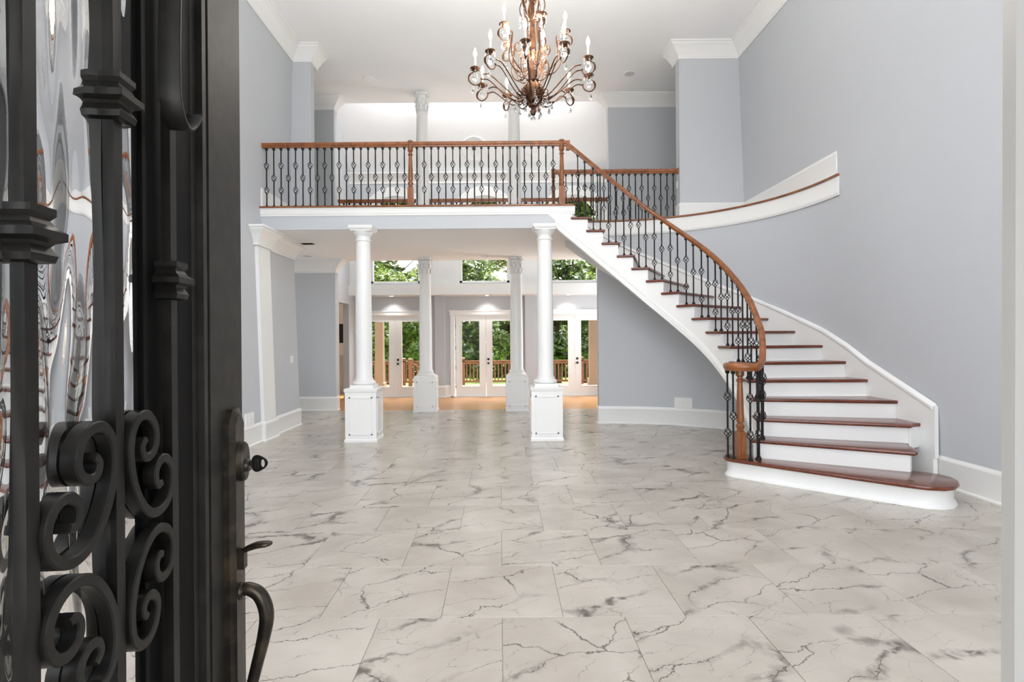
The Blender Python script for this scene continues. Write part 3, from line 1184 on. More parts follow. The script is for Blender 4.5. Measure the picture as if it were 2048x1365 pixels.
mb = MB()
mb.sweep(rail_prof(), [(p[0] - SR.x, p[1] - SR.y) for p in path], zs=[p[2] - SR.z for p in path])
mb.build('handrail', M_OAK, sr, angle=50)
MB().lathe([(0.03, -0.035), (0.062, -0.034), (0.07, -0.02), (0.07, 0.02), (0.055, 0.034), (0.02, 0.036)], 20).build('volute_cap', M_OAK, sr, loc=(VC[0] - SR.x, VC[1] - SR.y, VZ - SR.z))
link_mesh('newel_post', newel_mesh(VZ - RISE - 0.03, 0.27, 0.044, False), sr, (VC[0] - SR.x, VC[1] - SR.y, 0))
MB().box(1.0 - SR.x, 1.055 - SR.x, YB + 0.001 - SR.y, YB + 0.061 - SR.y, rail_z - 0.10 - SR.z, rail_z + 0.033 - SR.z).build('gooseneck', M_OAK, sr, smooth=False)


def dens(u):
    p = inner_off(u, 0.062)
    return p


for k in range(2, 18):
    for f, kind in ((0.72, 'double'), (0.26, 'single')):
        u = k + f
        p = inner_off(u, 0.062)
        if k == 4:
            p = (2.880, 6.12) if f > 0.5 else (2.858, 5.985)
            ztop = rail_z_at(*p) - 0.036
        elif k == 3:
            p = (2.822, 5.87) if f > 0.5 else (2.785, 5.78)
            ztop = rail_z_at(*p) - 0.036
        elif k == 2:
            p = (2.74, 5.70) if f > 0.5 else (2.69, 5.615)
            ztop = rail_z_at(*p) - 0.036
        else:
            ztop = RISE * u + RH - 0.036
        L = round((ztop - RISE * k) / 0.02) * 0.02
        link_mesh('baluster', baluster_mesh(kind, L, 0.90), sr, (p[0] - SR.x, p[1] - SR.y, RISE * k - SR.z))
LV = VZ - RISE - 0.038
for i, (ang, rad) in enumerate(((R(160), 0.12), (R(212), 0.115), (R(285), 0.15), (R(318), 0.17), (R(338), 0.175))):
    link_mesh('baluster', baluster_mesh('double' if i % 2 == 0 else 'single', LV, 0.90), sr, (VC[0] + rad * math.cos(ang) - SR.x, VC[1] + rad * math.sin(ang) - SR.y, 0))

# ------------------------------------------------------------------ columns
def pedestal(t, w, h, shoulder=False):
    a = w / 2
    mb = MB()
    if shoulder:
        mb.square([(a + 0.012, 0), (a + 0.012, 0.02), (a, 0.035), (a, h - 0.06), (a * 0.99, h - 0.035), (a * 0.93, h - 0.014), (a * 0.82, h)])
    else:
        mb.square([(a + 0.012, 0), (a + 0.012, 0.03), (a, 0.045), (a, h - 0.055), (a + 0.008, h - 0.05), (a + 0.014, h - 0.03), (a + 0.014, h - 0.008), (a + 0.006, h)])
    p = mb.build('pedestal', M_TRIM, t, angle=25)
    # raised frame of the panel on each face
    x0, z0, z1 = a - 0.055, 0.10, h - 0.12
    for k in range(4):
        fr = MB()
        def fbox(xa, xb, za, zb):
            fr.box(xa, xb, -a - 0.008, -a + 0.004, za, zb)
        fbox(-x0, x0, z0, z0 + 0.018)
        fbox(-x0, x0, z1 - 0.018, z1)
        fbox(-x0, -x0 + 0.018, z0, z1)
        fbox(x0 - 0.018, x0, z0, z1)
        o = fr.build('panel_moulding', M_TRIM, p, smooth=False)
        o.rotation_euler = (0, 0, PI / 2 * k)


def shaft_prof(r0, r1, z0, z1):
    out = [(r0 * 1.08, z0), (r0 * 1.08, z0 + 0.012), (r0, z0 + 0.03)]
    for j in range(1, 9):
        t = j / 8
        k = 0 if t < 0.33 else ((t - 0.33) / 0.67) ** 1.6
        out.append((r0 + (r1 - r0) * k, z0 + 0.03 + (z1 - z0 - 0.03) * t))
    return out


def tuscan(x, y, label):
    t = thing('column', label, 'column', (x, y, 0), 0, 'columns under the balcony')
    pedestal(t, 0.44, 0.755)
    mb = MB()
    mb.square([(0.165, 0.755), (0.165, 0.80)])
    mb.lathe([(0.15, 0.80), (0.165, 0.815), (0.165, 0.835), (0.15, 0.85), (0.135, 0.855), (0.135, 0.87), (0.128, 0.88)], 32)
    mb.build('base', M_TRIM, t)
    MB().lathe(shaft_prof(0.118, 0.100, 0.88, 2.86), 36).build('shaft', M_TRIM, t)
    mb = MB()
    mb.lathe([(0.100, 2.86), (0.112, 2.865), (0.112, 2.88), (0.101, 2.885), (0.101, 2.93), (0.108, 2.94), (0.118, 2.95), (0.14, 2.985), (0.145, 3.0)], 36)
    mb.square([(0.145, 3.0), (0.148, 3.015), (0.165, 3.03), (0.172, 3.045), (0.172, 3.075)])
    mb.build('capital', M_TRIM, t)
    return t


tuscan(-1.97, 7.89, 'smooth white column on a panelled pedestal, front left under the balcony')
tuscan(0.655, 7.89, 'smooth white column on a panelled pedestal beside the stair, front right')


def corinthian(mb, z0, z1, r):
    h = z1 - z0
    mb.lathe([(r, z0), (r * 1.12, z0 + 0.006), (r * 1.12, z0 + 0.02), (r * 0.98, z0 + 0.028), (r * 0.96, z0 + h * 0.4), (r * 1.02, z0 + h * 0.65), (r * 1.2, z0 + h * 0.84)], 28)
    # two tiers of leaves
    for tier, (za, zb, n, ph, out) in enumerate(((0.08, 0.46, 8, 0.0, 0.26), (0.30, 0.72, 8, PI / 8, 0.34))):
        for k in range(n):
            a = ph + 2 * PI * k / n
            rs = []
            for j in range(7):
                t = j / 6
                zz = z0 + h * (za + (zb - za) * (t if t < 0.8 else 0.8 - (t - 0.8) * 0.5))
                rad = r * (1.0 + 0.10 * t + out * max(0, t - 0.45) ** 1.3 * 1.9)
                wv = r * 0.36 * (1 - 0.25 * t) * (0.45 if j == 6 else 1) * (0.85 + 0.15 * (j % 2))
                c, s = math.cos(a), math.sin(a)
                th = 0.012
                rs.append([((rad) * c - wv * s * e, (rad) * s + wv * c * e, zz) for e in (-1, 1)] +
                          [((rad + th) * c - wv * s * e * 0.8, (rad + th) * s + wv * c * e * 0.8, zz) for e in (1, -1)])
            mb.rings(rs)
    # corner volutes and middle rosettes
    for k in range(4):
        a = PI / 4 + PI / 2 * k
        c, s = math.cos(a), math.sin(a)
        pts = []
        for j in range(15):
            q = j / 14 * 2 * PI * 1.3
            rad = 0.034 * (1 - j / 18)
            pts.append(((r * 1.34 + rad * math.cos(q)) * c, (r * 1.34 + rad * math.cos(q)) * s, z0 + h * 0.78 + rad * math.sin(q)))
        mb.tube(pts, 0.011, 5)
        a += PI / 4
        mb.lathe([(0.001, -0.02), (0.022, -0.012), (0.026, 0), (0.022, 0.012), (0.001, 0.02)], 8, (r * 1.25 * math.cos(a), r * 1.25 * math.sin(a), z0 + h * 0.9))
    # abacus with hollow sides
    pts = []
    for k in range(4):
        a0_ = PI / 4 + PI / 2 * k
        for t in (0, 0.25, 0.5, 0.75):
            b = a0_ + t * PI / 2
            rad = r * (1.52 - 0.32 * math.sin(PI * t))
            if t in (0,):
                pts.append((rad * math.cos(b - 0.07), rad * math.sin(b - 0.07)))
                pts.append((rad * math.cos(b + 0.07), rad * math.sin(b + 0.07)))
            else:
                pts.append((rad * math.cos(b), rad * math.sin(b)))
    mb.layered(ccw(pts), [(z0 + h * 0.86, 0.012), (z0 + h * 0.92, 0.0), (z1, 0.0)])


def rear_column(x, y, label):
    t = thing('column', label, 'column', (x, y, 0), 0, 'leafy columns beside the far room')
    pedestal(t, 0.44, 0.72, True)
    mb = MB()
    mb.lathe([(0.175, 0.72), (0.18, 0.735), (0.17, 0.755), (0.15, 0.765), (0.15, 0.775), (0.158, 0.79), (0.15, 0.805), (0.135, 0.81)], 32)
    mb.build('base', M_TRIM, t)
    MB().lathe(shaft_prof(0.128, 0.108, 0.81, 2.74), 36).build('shaft', M_TRIM, t)
    mb = MB()
    corinthian(mb, 2.74, Z1 - 0.002, 0.108)
    mb.build('capital', M_TRIM, t, angle=40)


rear_column(-1.50, 11.0, 'white column with leafy capital by the wood floor, rear left of the lower hall')
rear_column(0.335, 11.0, 'white column with leafy capital by the wood floor, rear right of the lower hall')


def upper_column(x, y, label):
    t = thing('column', label, 'column', (x, y, Z2), 0, 'upper columns behind the balcony')
    H = ZC - Z2
    mb = MB()
    mb.square([(0.18, 0), (0.18, 0.06)])
    mb.lathe([(0.17, 0.06), (0.18, 0.075), (0.17, 0.10), (0.15, 0.11), (0.155, 0.13), (0.14, 0.14)], 32)
    mb.build('base', M_TRIM, t)
    MB().lathe(shaft_prof(0.132, 0.110, 0.14, H - 0.38), 36).build('shaft', M_TRIM, t)
    mb = MB()
    corinthian(mb, H - 0.38, H - 0.002, 0.110)
    mb.build('capital', M_TRIM, t, angle=40)


upper_column(-1.53, 10.95, 'upper white column with leafy capital behind the middle newel post')
upper_column(0.315, 10.95, 'upper white column whose top hides behind the chandelier')

# ------------------------------------------------------------------ far room
GX0, GX1 = -3.60, 3.40
DC = (-2.61, -0.35, 1.87)        # door centres
YD = 13.60
# back wall around the doors
mb = MB()
DW, DH = 0.78, 2.04
xs = [GX0 - 0.15] + [v for c in DC for v in (c - DW - 0.03, c + DW + 0.03)] + [GX1 + 0.15]
for i in range(0, len(xs), 2):
    mb.box(xs[i], xs[i + 1], YD, YD + 0.18, 0, DH + 0.03)
mb.box(xs[0], xs[-1], YD, YD + 0.18, DH + 0.03, 2.52)
struct(mb.build('wall_far', M_WALL, smooth=False), 'grey far wall with three pairs of glass doors')
# piers between the doors
for i, (xa, xb_) in enumerate(((-1.61, -1.365), (0.62, 0.87))):
    o = struct(MB().box(xa, xb_, YD - 0.16, YD, 0, 2.5).build('wall_pier', M_WALL, smooth=False))
# ledge over the doors
trim(MB().box(GX0, GX1, 12.97, YD + 0.18, 2.50, 2.755), 'white box ledge over the glass doors', angle=20)
baseboard('far', [(-1.18, YD), (-1.365, YD), (-1.365, YD - 0.16), (-1.61, YD - 0.16), (-1.61, YD), (-1.78, YD)])
baseboard('far', [(1.04, YD), (0.87, YD), (0.87, YD - 0.16), (0.62, YD - 0.16), (0.62, YD), (0.48, YD)])
baseboard('far', [(-3.44, YD), (GX0, YD), (GX0, 13.02)])
# left wall of the far room with a doorway
mb = MB()
mb.box(GX0 - 0.14, GX0, 11.30, 12.20, 0, 7.6).box(GX0 - 0.14, GX0, 13.0, 13.78, 0, 7.6).box(GX0 - 0.14, GX0, 12.2, 13.0, 2.29, 7.6)
struct(mb.build('wall_far_left', M_WALL, smooth=False))
struct(MB().box(GX1, GX1 + 0.15, 11.30, 13.78, 0, 7.6).build('wall_far_right', M_WALL, smooth=False))
# side room seen through that doorway
struct(MB().box(-6.0, GX0 - 0.14, 14.6, 14.75, 0, 3).build('wall_side_room', M_BEIGE, smooth=False), 'beige wall of the side room')
struct(MB().box(-6.0, -5.9, 11.3, 14.6, 0, 3).build('wall_side_room', M_BEIGE, smooth=False))
struct(MB().box(-6.0, GX0 - 0.14, 11.3, 14.75, 2.7, 2.8).build('ceiling_side_room', M_CEIL, smooth=False))
struct(MB().box(-5.9, GX0 - 0.14, 13.75, 14.6, -0.08, 0.0).build('side_room_floor', M_WOODFLOOR, smooth=False))
wsc = struct(MB().box(-5.9, GX0 - 0.16, 14.57, 14.6, 0, 1.0).build('trim_wainscot', M_WAINSCOT, smooth=False))
for i in range(7):
    MB().box(-5.5 + 0.22 * i, -5.5 + 0.22 * i + 0.012, 14.562, 14.571, 0.06, 0.95).build('batten', M_WAINSCOT, wsc, smooth=False)
MB().box(-5.9, GX0 - 0.16, 14.555, 14.6, 1.0, 1.03).build('cap_rail', M_WAINSCOT, wsc, smooth=False)
# upper wall with three arched windows
WC = (-2.50, -0.36, 1.80)
YW = 13.1
WR, ZS, ZB_ = 0.60, 4.29, 2.79
ZT = 5.45
mb = MB()
xs = [GX0] + [v for c in WC for v in (c - WR, c + WR)] + [GX1]
for i in range(0, len(xs), 2):
    mb.box(xs[i], xs[i + 1], YW, YW + 0.16, 2.75, ZT)
for c in WC:
    mb.box(c - WR, c + WR, YW, YW + 0.16, 2.75, ZB_)
    nseg = 20
    rs = []
    for k in range(nseg + 1):
        a = PI - PI * k / nseg
        x, z = c + WR * math.cos(a), ZS + WR * math.sin(a)
        rs.append([(x, YW, z), (x, YW, ZT), (x, YW + 0.16, ZT), (x, YW + 0.16, z)])
    mb.rings(rs)
struct(mb.build('wall_far_upper', M_WALL, smooth=False))
trim(MB().sweep(crown_prof(5.42, 0.16, 0.24), [(GX1, YW), (GX0, YW)]), 'white cornice above the arched windows')


def arch_path(c, r, zb, n=20):
    return [(c - r, zb)] + [(c + r * math.cos(PI - PI * k / n), ZS + r * math.sin(PI - PI * k / n)) for k in range(n + 1)] + [(c + r, zb)]


for i, c in enumerate(WC):
    w = MB()
    w.flatbar(arch_path(c, WR - 0.03, ZB_), 0.06, 0.02, 0.12)
    w.v = [(x, YW + y, z) for x, y, z in w.v]
    w.box(c - WR, c + WR, YW + 0.02, YW + 0.12, ZB_, ZB_ + 0.05)
    fr = struct(w.build('window_%d' % (i + 1), M_TRIM, angle=40), 'arched white window over the glass doors, %s' % ('left one', 'middle one', 'right one')[i])
    cs = MB()
    cs.flatbar(arch_path(c, WR + 0.11, ZB_ - 0.03), 0.22, -0.02, 0.0)
    cs.v = [(x, YW + y, z) for x, y, z in cs.v]
    cs.build('casing', M_TRIM, fr, angle=40)
    pn = MB()
    pts = arch_path(c, WR - 0.055, ZB_ + 0.05)
    pn.rings([[(x, YW + 0.066, z) for x, z in pts], [(x, YW + 0.07, z) for x, z in pts]])
    pn.build('pane', M_PANE, fr, smooth=False)
mb = MB()
for xa, xb_ in ((GX0, WC[0] - WR - 0.2), (WC[0] + WR + 0.2, WC[1] - WR - 0.2), (WC[1] + WR + 0.2, WC[2] - WR - 0.2), (WC[2] + WR + 0.2, GX1)):
    mb.box(xa, xb_, YW - 0.012, YW, 2.755, 4.2)
trim(mb, 'white panels between the arched windows', angle=20)
# ledge light cans
for i, (x, lab) in enumerate(((-2.64, 'left'), (-0.31, 'middle'), (1.67, 'right'))):
    t = thing('recessed_light', 'small lit recessed light in the ledge over the %s pair of glass doors' % lab, 'light', (x, 13.28, 2.50), 0, 'recessed lights over the glass doors')
    MB().lathe([(0.05, -0.006), (0.075, -0.006), (0.08, 0.0), (0.05, 0.0)], 20, cap=False).build('trim_ring', M_TRIM, t)
    MB().lathe([(0.0, -0.003), (0.05, -0.003), (0.05, 0.0), (0.0, 0.0)], 20).build('lens', M_LENS, t)
    add_light('downlight', 'SPOT', (x, 13.34, 2.47), (R(8), 0, 0), 10, (1, 0.96, 0.9), size=0.03, spot=R(115), blend=0.8)

# French doors
for i, c in enumerate(DC):
    cas = MB()
    a, h = DW + 0.02, DH
    cas.box(c - a - 0.085, c - a, YD - 0.03, YD + 0.02, 0, h + 0.09).box(c + a, c + a + 0.085, YD - 0.03, YD + 0.02, 0, h + 0.09)
    cas.box(c - a - 0.10, c + a + 0.10, YD - 0.035, YD + 0.02, h + 0.0, h + 0.09).box(c - a - 0.12, c + a + 0.12, YD - 0.05, YD + 0.02, h + 0.09, h + 0.115)
    cas.box(c - a, c + a, YD + 0.0, YD + 0.16, h - 0.02, h + 0.0).box(c - a, c - a + 0.015, YD, YD + 0.16, 0, h).box(c + a - 0.015, c + a, YD, YD + 0.16, 0, h)
    cas.box(c - a, c + a, YD - 0.01, YD + 0.18, -0.02, 0.012)
    d = struct(cas.build('door_%d' % (i + 1), M_TRIM, smooth=False), 'pair of white glass doors to the deck, %s' % ('left pair', 'middle pair', 'right pair')[i])
    for s in (-1, 1):
        lf = MB()
        x0, x1 = (c - 0.76, c - 0.003) if s < 0 else (c + 0.003, c + 0.76)
        g0, g1, z0, z1 = x0 + 0.155, x1 - 0.155, 0.255, DH - 0.155
        if s < 0:
            g1 = x1 - 0.165
        y0, y1 = YD + 0.03, YD + 0.075
        lf.box(x0, g0, y0, y1, 0.014, DH - 0.024).box(g1, x1, y0, y1, 0.014, DH - 0.024).box(g0, g1, y0, y1, 0.014, z0).box(g0, g1, y0, y1, z1, DH - 0.024)
        for q in ((g0 - 0.02, g0, z0 - 0.02, z1 + 0.02), (g1, g1 + 0.02, z0 - 0.02, z1 + 0.02), (g0, g1, z0 - 0.02, z0), (g0, g1, z1, z1 + 0.02)):
            lf.box(q[0], q[1], y0 - 0.008, y0, q[2], q[3])
        leaf = lf.build('leaf', M_TRIM, d, smooth=False)
        MB().box(g0, g1, y0 + 0.02, y0 + 0.024, z0, z1).build('pane', M_PANE, leaf, smooth=False)
        if s > 0:
            for zz in (0.93, 0.83):
                kb = MB().lathe([(0.028, 0), (0.028, 0.008), (0.012, 0.012), (0.012, 0.03), (0.026, 0.04), (0.028, 0.055), (0.018, 0.066), (0.002, 0.068)] if zz < 0.9 else
                                [(0.03, 0), (0.03, 0.014), (0.022, 0.02), (0.002, 0.022)], 16)
                kb.v = [(x, -z, y) for x, y, z in kb.v]
                kb.build('knob' if zz < 0.9 else 'deadbolt', M_BLACK, leaf, loc=(x0 + 0.055, y0, zz))
        else:
            for zz in (0.2, 0.68, 1.18, 1.72):
                MB().box(x0 - 0.012, x0 + 0.006, y0 - 0.012, y0 + 0.004, zz, zz + 0.09).build('hinge', M_SLOT, leaf, smooth=False)

# ceiling medallion on the far slope
pm = (-0.572, 12.73)
md = MB()
md.lathe([(0.0, 0.0), (0.30, 0.0), (0.30, -0.012), (0.285, -0.022), (0.265, -0.016), (0.25, -0.008), (0.05, -0.008), (0.0, -0.008)], 40)
t = thing('ceiling_medallion', 'round white medallion with a brown hub on the far sloping ceiling', 'medallion', (pm[0], pm[1], zslope(pm[1])))
t.rotation_euler = (-math.atan(SL), 0, 0)
md.build('plate', M_TRIM, t)
MB().lathe([(0.0, -0.008), (0.04, -0.008), (0.045, -0.02), (0.03, -0.05), (0.012, -0.06), (0.012, -0.10), (0.0, -0.10)], 16).build('hub', M_BRONZE, t)

# wall-mounted screen in the side room, seen edge-on through the doorway
t = thing('television', 'dark tilted television on the side room wall seen through the doorway', 'television', (-4.24, 14.25, 1.60), R(-40))
t.rotation_euler = (R(12), 0, R(-30))
mb = MB().box(-0.42, 0.42, -0.03, 0.02, -0.24, 0.26)
mb.build('screen', M_BLACK, t, smooth=False)
MB().box(-0.08, 0.08, 0.02, 0.37, -0.08, 0.08).build('bracket', M_SLOT, t, smooth=False)

# ------------------------------------------------------------------ small fittings
def outlet(x, y, z, rot, label, g='power outlets'):
    t = thing('power_outlet', label, 'outlet', (x, y, z), rot, g)
    MB().box(-0.036, 0.036, -0.006, 0.0, -0.058, 0.058).build('plate', M_PLASTIC, t, smooth=False)
    for s in (-1, 1):
        so = MB().box(-0.017, 0.017, -0.009, -0.006, s * 0.026 - 0.014, s * 0.026 + 0.014).build('socket', M_PLASTIC, t, smooth=False)
        MB().box(-0.009, -0.006, -0.0095, -0.0088, s * 0.026 - 0.005, s * 0.026 + 0.007).box(0.006, 0.009, -0.0095, -0.0088, s * 0.026 - 0.005, s * 0.026 + 0.007).build('slots', M_SLOT, so, smooth=False)
    return t


# under the stair: find the wall point at that direction
def wall_at(xpx, z=0.3):
    k = (xpx - 1000) / F
    w = stair_wall(400, z)
    best = min(w, key=lambda p: abs(p[0] / p[1] - k))
    i = w.index(best)
    a, b = w[max(i - 3, 0)], w[min(i + 3, 400)]
    return best, math.atan2(-(b[1] - a[1]), -(b[0] - a[0]))


wp, wa = wall_at(1366)
rot = wa
nx, ny = math.sin(rot), -math.cos(rot)
blk = MB().box(-0.14, 0.14, -0.02, 0.02, 0.28, 0.46)
o = struct(blk.build('trim_outlet_block', M_TRIM, smooth=False, loc=(wp[0], wp[1], 0)))
o.rotation_euler = (0, 0, rot)
outlet(wp[0] + nx * 0.021, wp[1] + ny * 0.021, 0.345, rot, 'white power outlet on the raised baseboard block under the stair')
yl = 7.42
blk = MB().box(-0.12, 0.12, -0.02, 0.02, 0.28, 0.46)
o = struct(blk.build('trim_outlet_block', M_TRIM, smooth=False, loc=(xl(0.3), yl, 0)))
o.rotation_euler = (0, 0, PI / 2)
outlet(xl(0.3) + 0.021, yl, 0.345, PI / 2, 'white power outlet on the left baseboard beside the door lock')
# light switches on the short wall
t = thing('light_switch', 'white double light switch on the wall right of the pilaster', 'switch', (xl(1.12), 9.02, 1.13), PI / 2)
MB().box(-0.058, 0.058, -0.006, 0, -0.058, 0.058).build('plate', M_PLASTIC, t, smooth=False)
for s in (-1, 1):
    MB().box(s * 0.024 - 0.016, s * 0.024 + 0.016, -0.010, -0.006, -0.034, 0.034).build('rocker', M_PLASTIC, t, smooth=False)
t = thing('wall_plate', 'small white switch plate on the upper wall at the railing end', 'switch', (3.045, 9.30, Z2 + 0.62), -PI / 2)
MB().box(-0.04, 0.04, -0.006, 0, -0.06, 0.06).build('plate', M_PLASTIC, t, smooth=False)
MB().box(-0.014, 0.014, -0.010, -0.006, -0.03, 0.03).build('rocker', M_PLASTIC, t, smooth=False)


def ceil_disc(name, label, cat, xpx, ypx, z, r, mat2, drop=0.02):
    y = (z - EYE) * F / (677 - (ypx - 0.008 * -(xpx - 1000)))
    x = (xpx - 1000) * y / F
    t = thing(name, label, cat, (x, y, z))
    MB().lathe([(r, 0), (r, -drop * 0.4), (r * 0.93, -drop * 0.8), (r * 0.8, -drop * 0.8), (r * 0.8, 0)], 28, cap=False).build('ring', M_PLASTIC, t)
    MB().lathe([(0, 0.0), (r * 0.81, 0.0), (r * 0.81, -drop * 0.7), (r * 0.4, -drop), (0, -drop)], 28).build('cover', mat2, t)
    return t


ceil_disc('ceiling_speaker', 'round white speaker in the hall ceiling left of the chandelier', 'speaker', 741, 158, ZC, 0.115, M_PLASTIC)
ceil_disc('ceiling_speaker', 'round grey speaker in the hall ceiling right of the chandelier', 'speaker', 1263, 147, ZC, 0.115, M_SPEAKER, 0.012)
ceil_disc('smoke_alarm', 'white round smoke alarm under the balcony between the columns', 'alarm', 970, 511, Z1, 0.065, M_PLASTIC, 0.045)
ceil_disc('ceiling_speaker', 'round speaker under the balcony above the side hall', 'speaker', 615, 512, Z1, 0.11, M_SPEAKER, 0.012)

# ------------------------------------------------------------------ chandelier
CH = Vector((0.32, 5.0, 0.0))
ch = thing('chandelier', 'large bronze candle chandelier with crystals hanging over the hall', 'chandelier', (CH.x, CH.y, 3.43))


def cz(z):
    return z - 3.43


mb = MB()
mb.lathe([(0.004, cz(3.49)), (0.02, cz(3.50)), (0.03, cz(3.53)), (0.018, cz(3.55)), (0.018, cz(3.56)), (0.042, cz(3.575)), (0.046, cz(3.59)), (0.02, cz(3.60)), (0.06, cz(3.62)), (0.085, cz(3.67)),
          (0.088, cz(3.72)), (0.072, cz(3.77)), (0.045, cz(3.79)), (0.06, cz(3.80)), (0.06, cz(3.815)), (0.042, cz(3.83)), (0.046, cz(3.95)), (0.034, cz(4.0)), (0.05, cz(4.01)), (0.05, cz(4.025)),
          (0.028, cz(4.04)), (0.034, cz(4.2)), (0.022, cz(4.34)), (0.03, cz(4.36)), (0.045, cz(4.44)), (0.03, cz(4.52)), (0.018, cz(4.56)), (0.018, cz(4.9)), (0.05, cz(4.93)), (0.06, cz(4.97)),
          (0.02, cz(5.02)), (0.008, cz(5.06))], 20)
for k in range(10):
    a = 2 * PI * k / 10
    mb.tube([(math.cos(a) * r, math.sin(a) * r, cz(z)) for r, z in ((0.05, 3.60), (0.078, 3.63), (0.094, 3.69), (0.088, 3.74), (0.06, 3.785))], 0.009, 5)
mb.build('central_column', M_BRONZE, ch)
# chain and canopy
mb = MB()
zc = 5.05
i = 0
while zc < 6.30:
    pts = []
    for j in range(13):
        q = 2 * PI * j / 12
        u, w = 0.014 * math.cos(q), 0.030 * math.sin(q)
        pts.append((u, 0, cz(zc + 0.03) + w) if i % 2 == 0 else (0, u, cz(zc + 0.03) + w))
    mb.tube(pts, 0.004, 4)
    zc += 0.048
    i += 1
mb.build('chain', M_BRONZE, ch)
MB().lathe([(0.008, cz(6.26)), (0.02, cz(6.29)), (0.06, cz(6.33)), (0.075, cz(6.37)), (0.0, cz(6.37))], 24).build('canopy', M_BRONZE, ch)


def leaf_strip(mb, pts, wid, th=0.002):
    # pts in the (r, z) plane; a lobed metal leaf
    rs = []
    n = len(pts)
    for j, (r, z) in enumerate(pts):
        w = wid * math.sin(PI * (0.12 + 0.88 * j / (n - 1))) * (1.0 if j % 2 else 0.7) + 0.002
        rs.append([(r, -w, z), (r + th, -w * 0.2, z + th), (r + th, w * 0.2, z + th), (r, w, z), (r - th, 0, z - th)])
    mb.rings(rs)


def drop_mesh(mb, p, h=0.045, r=0.012):
    mb.lathe([(0.0005, h * 1.25), (0.003, h * 1.2), (0.005, h * 1.1), (0.003, h), (r * 0.45, h * 0.8), (r * 0.9, h * 0.45), (r, h * 0.25), (r * 0.7, h * 0.07), (0.001, 0)], 8, (p[0], p[1], p[2] - h * 1.25))


def scroll_pts(cx, cz_, r0, r1, a0, a1, n=18):
    return [(cx + (r0 + (r1 - r0) * j / n) * math.cos(a0 + (a1 - a0) * j / n), cz_ + (r0 + (r1 - r0) * j / n) * math.sin(a0 + (a1 - a0) * j / n)) for j in range(n + 1)]


def arm_meshes(rad, zpan, zhub, up=False):
    out = {}
    mb = MB()
    zr = zpan - 0.085
    # upper rod: hub to the outside of the ring, then round under the pan and curl in
    first = catmull([(0.055, 0, zhub), (0.13, 0, zhub - 0.045), (0.22, 0, zhub + 0.01 + (0.06 if up else 0)), (rad * 0.72, 0, zr + 0.035), (rad - 0.065, 0, zr + 0.045)], 5)
    ring = scroll_pts(rad, zr, 0.072, 0.052, PI * 0.78, PI * 0.78 - 2 * PI * 0.0, 1)
    mb.tube([(r, 0, z) for r, _, z in first], [0.0062] * len(first), 6)
    second = catmull([(0.055, 0, zhub - 0.03), (0.15, 0, zhub - 0.075), (0.25, 0, zhub - 0.03 + (0.05 if up else 0)), (rad * 0.75, 0, zr - 0.01), (rad - 0.055, 0, zr - 0.005)], 5)
    mb.tube([(r, 0, z) for r, _, z in second], 0.0055, 6)
    ring = scroll_pts(rad, zr, 0.058, 0.058, PI * 0.95, PI * 2.42, 18)
    mb.tube([(r, 0, z) for r, z in ring], 0.0058, 6)
    mb.lathe([(0.001, -0.010), (0.009, -0.006), (0.011, 0), (0.009, 0.006), (0.001, 0.010)], 8, (rad - 0.058, 0, zr))
    # little hub scroll
    sc = scroll_pts(0.115, zhub - 0.005, 0.045, 0.012, -PI * 0.6, PI * 1.2, 16)
    mb.tube([(r, 0, z) for r, z in sc], 0.0045, 5)
    mb.tube([(rad, 0, zr + 0.058), (rad, 0, zpan)], 0.005, 6)
    out['rod'] = mb.mesh('arm', M_BRONZE, angle=50)
    mb = MB()
    leaf_strip(mb, [(rad + 0.030 + 0.035 * math.sin(q), zr + 0.052 * math.cos(q) - 0.004) for q in [0.5 + 0.26 * j for j in range(8)]], 0.016)
    out['leaf'] = mb.mesh('leaf', M_BRONZE, angle=60)
    mb = MB()
    leaf_strip(mb, [(0.13 + 0.02 * j, zhub - 0.055 - 0.010 * math.sin(j * 0.9)) for j in range(5)], 0.010)
    out['hub_leaf'] = mb.mesh('hub_leaf', M_BRONZE, angle=60)
    mb = MB().lathe([(0.008, -0.022), (0.02, -0.016), (0.044, -0.002), (0.048, 0.006), (0.045, 0.010), (0.02, 0.004), (0.014, 0.016), (0.013, 0.03)], 18, (rad, 0, zpan))
    out['drip_pan'] = mb.mesh('drip_pan', M_BRONZE)
    out['candle'] = MB().lathe([(0.0085, 0.02), (0.0085, 0.105), (0.006, 0.107)], 12, (rad, 0, zpan)).mesh('candle', M_CANDLE)
    out['bulb'] = MB().lathe([(0.006, 0.105), (0.010, 0.112), (0.0165, 0.135), (0.0155, 0.152), (0.009, 0.175), (0.003, 0.19), (0.0005, 0.196)], 12, (rad, 0, zpan)).mesh('bulb', M_BULB)
    mb = MB().lathe([(0.001, -0.030), (0.012, -0.027), (0.022, -0.017), (0.027, -0.002), (0.024, 0.012), (0.015, 0.022), (0.008, 0.028), (0.001, 0.03)], 10, (rad, 0, zr + 0.005))
    out['crystal_ball'] = mb.mesh('crystal_ball', M_CRYSTAL, smooth=False)
    mb = MB()
    for k in range(5):
        a = 2 * PI * k / 5 + 0.3
        drop_mesh(mb, (rad + 0.042 * math.cos(a), 0.042 * math.sin(a), zpan - 0.004), 0.026, 0.007)
    out['pan_crystals'] = mb.mesh('pan_crystals', M_CRYSTAL, smooth=False)
    mb = MB()
    drop_mesh(mb, (rad + 0.02, 0, zr - 0.075), 0.05, 0.014)
    out['crystal_drop'] = mb.mesh('crystal_drop', M_CRYSTAL, smooth=False)
    return out


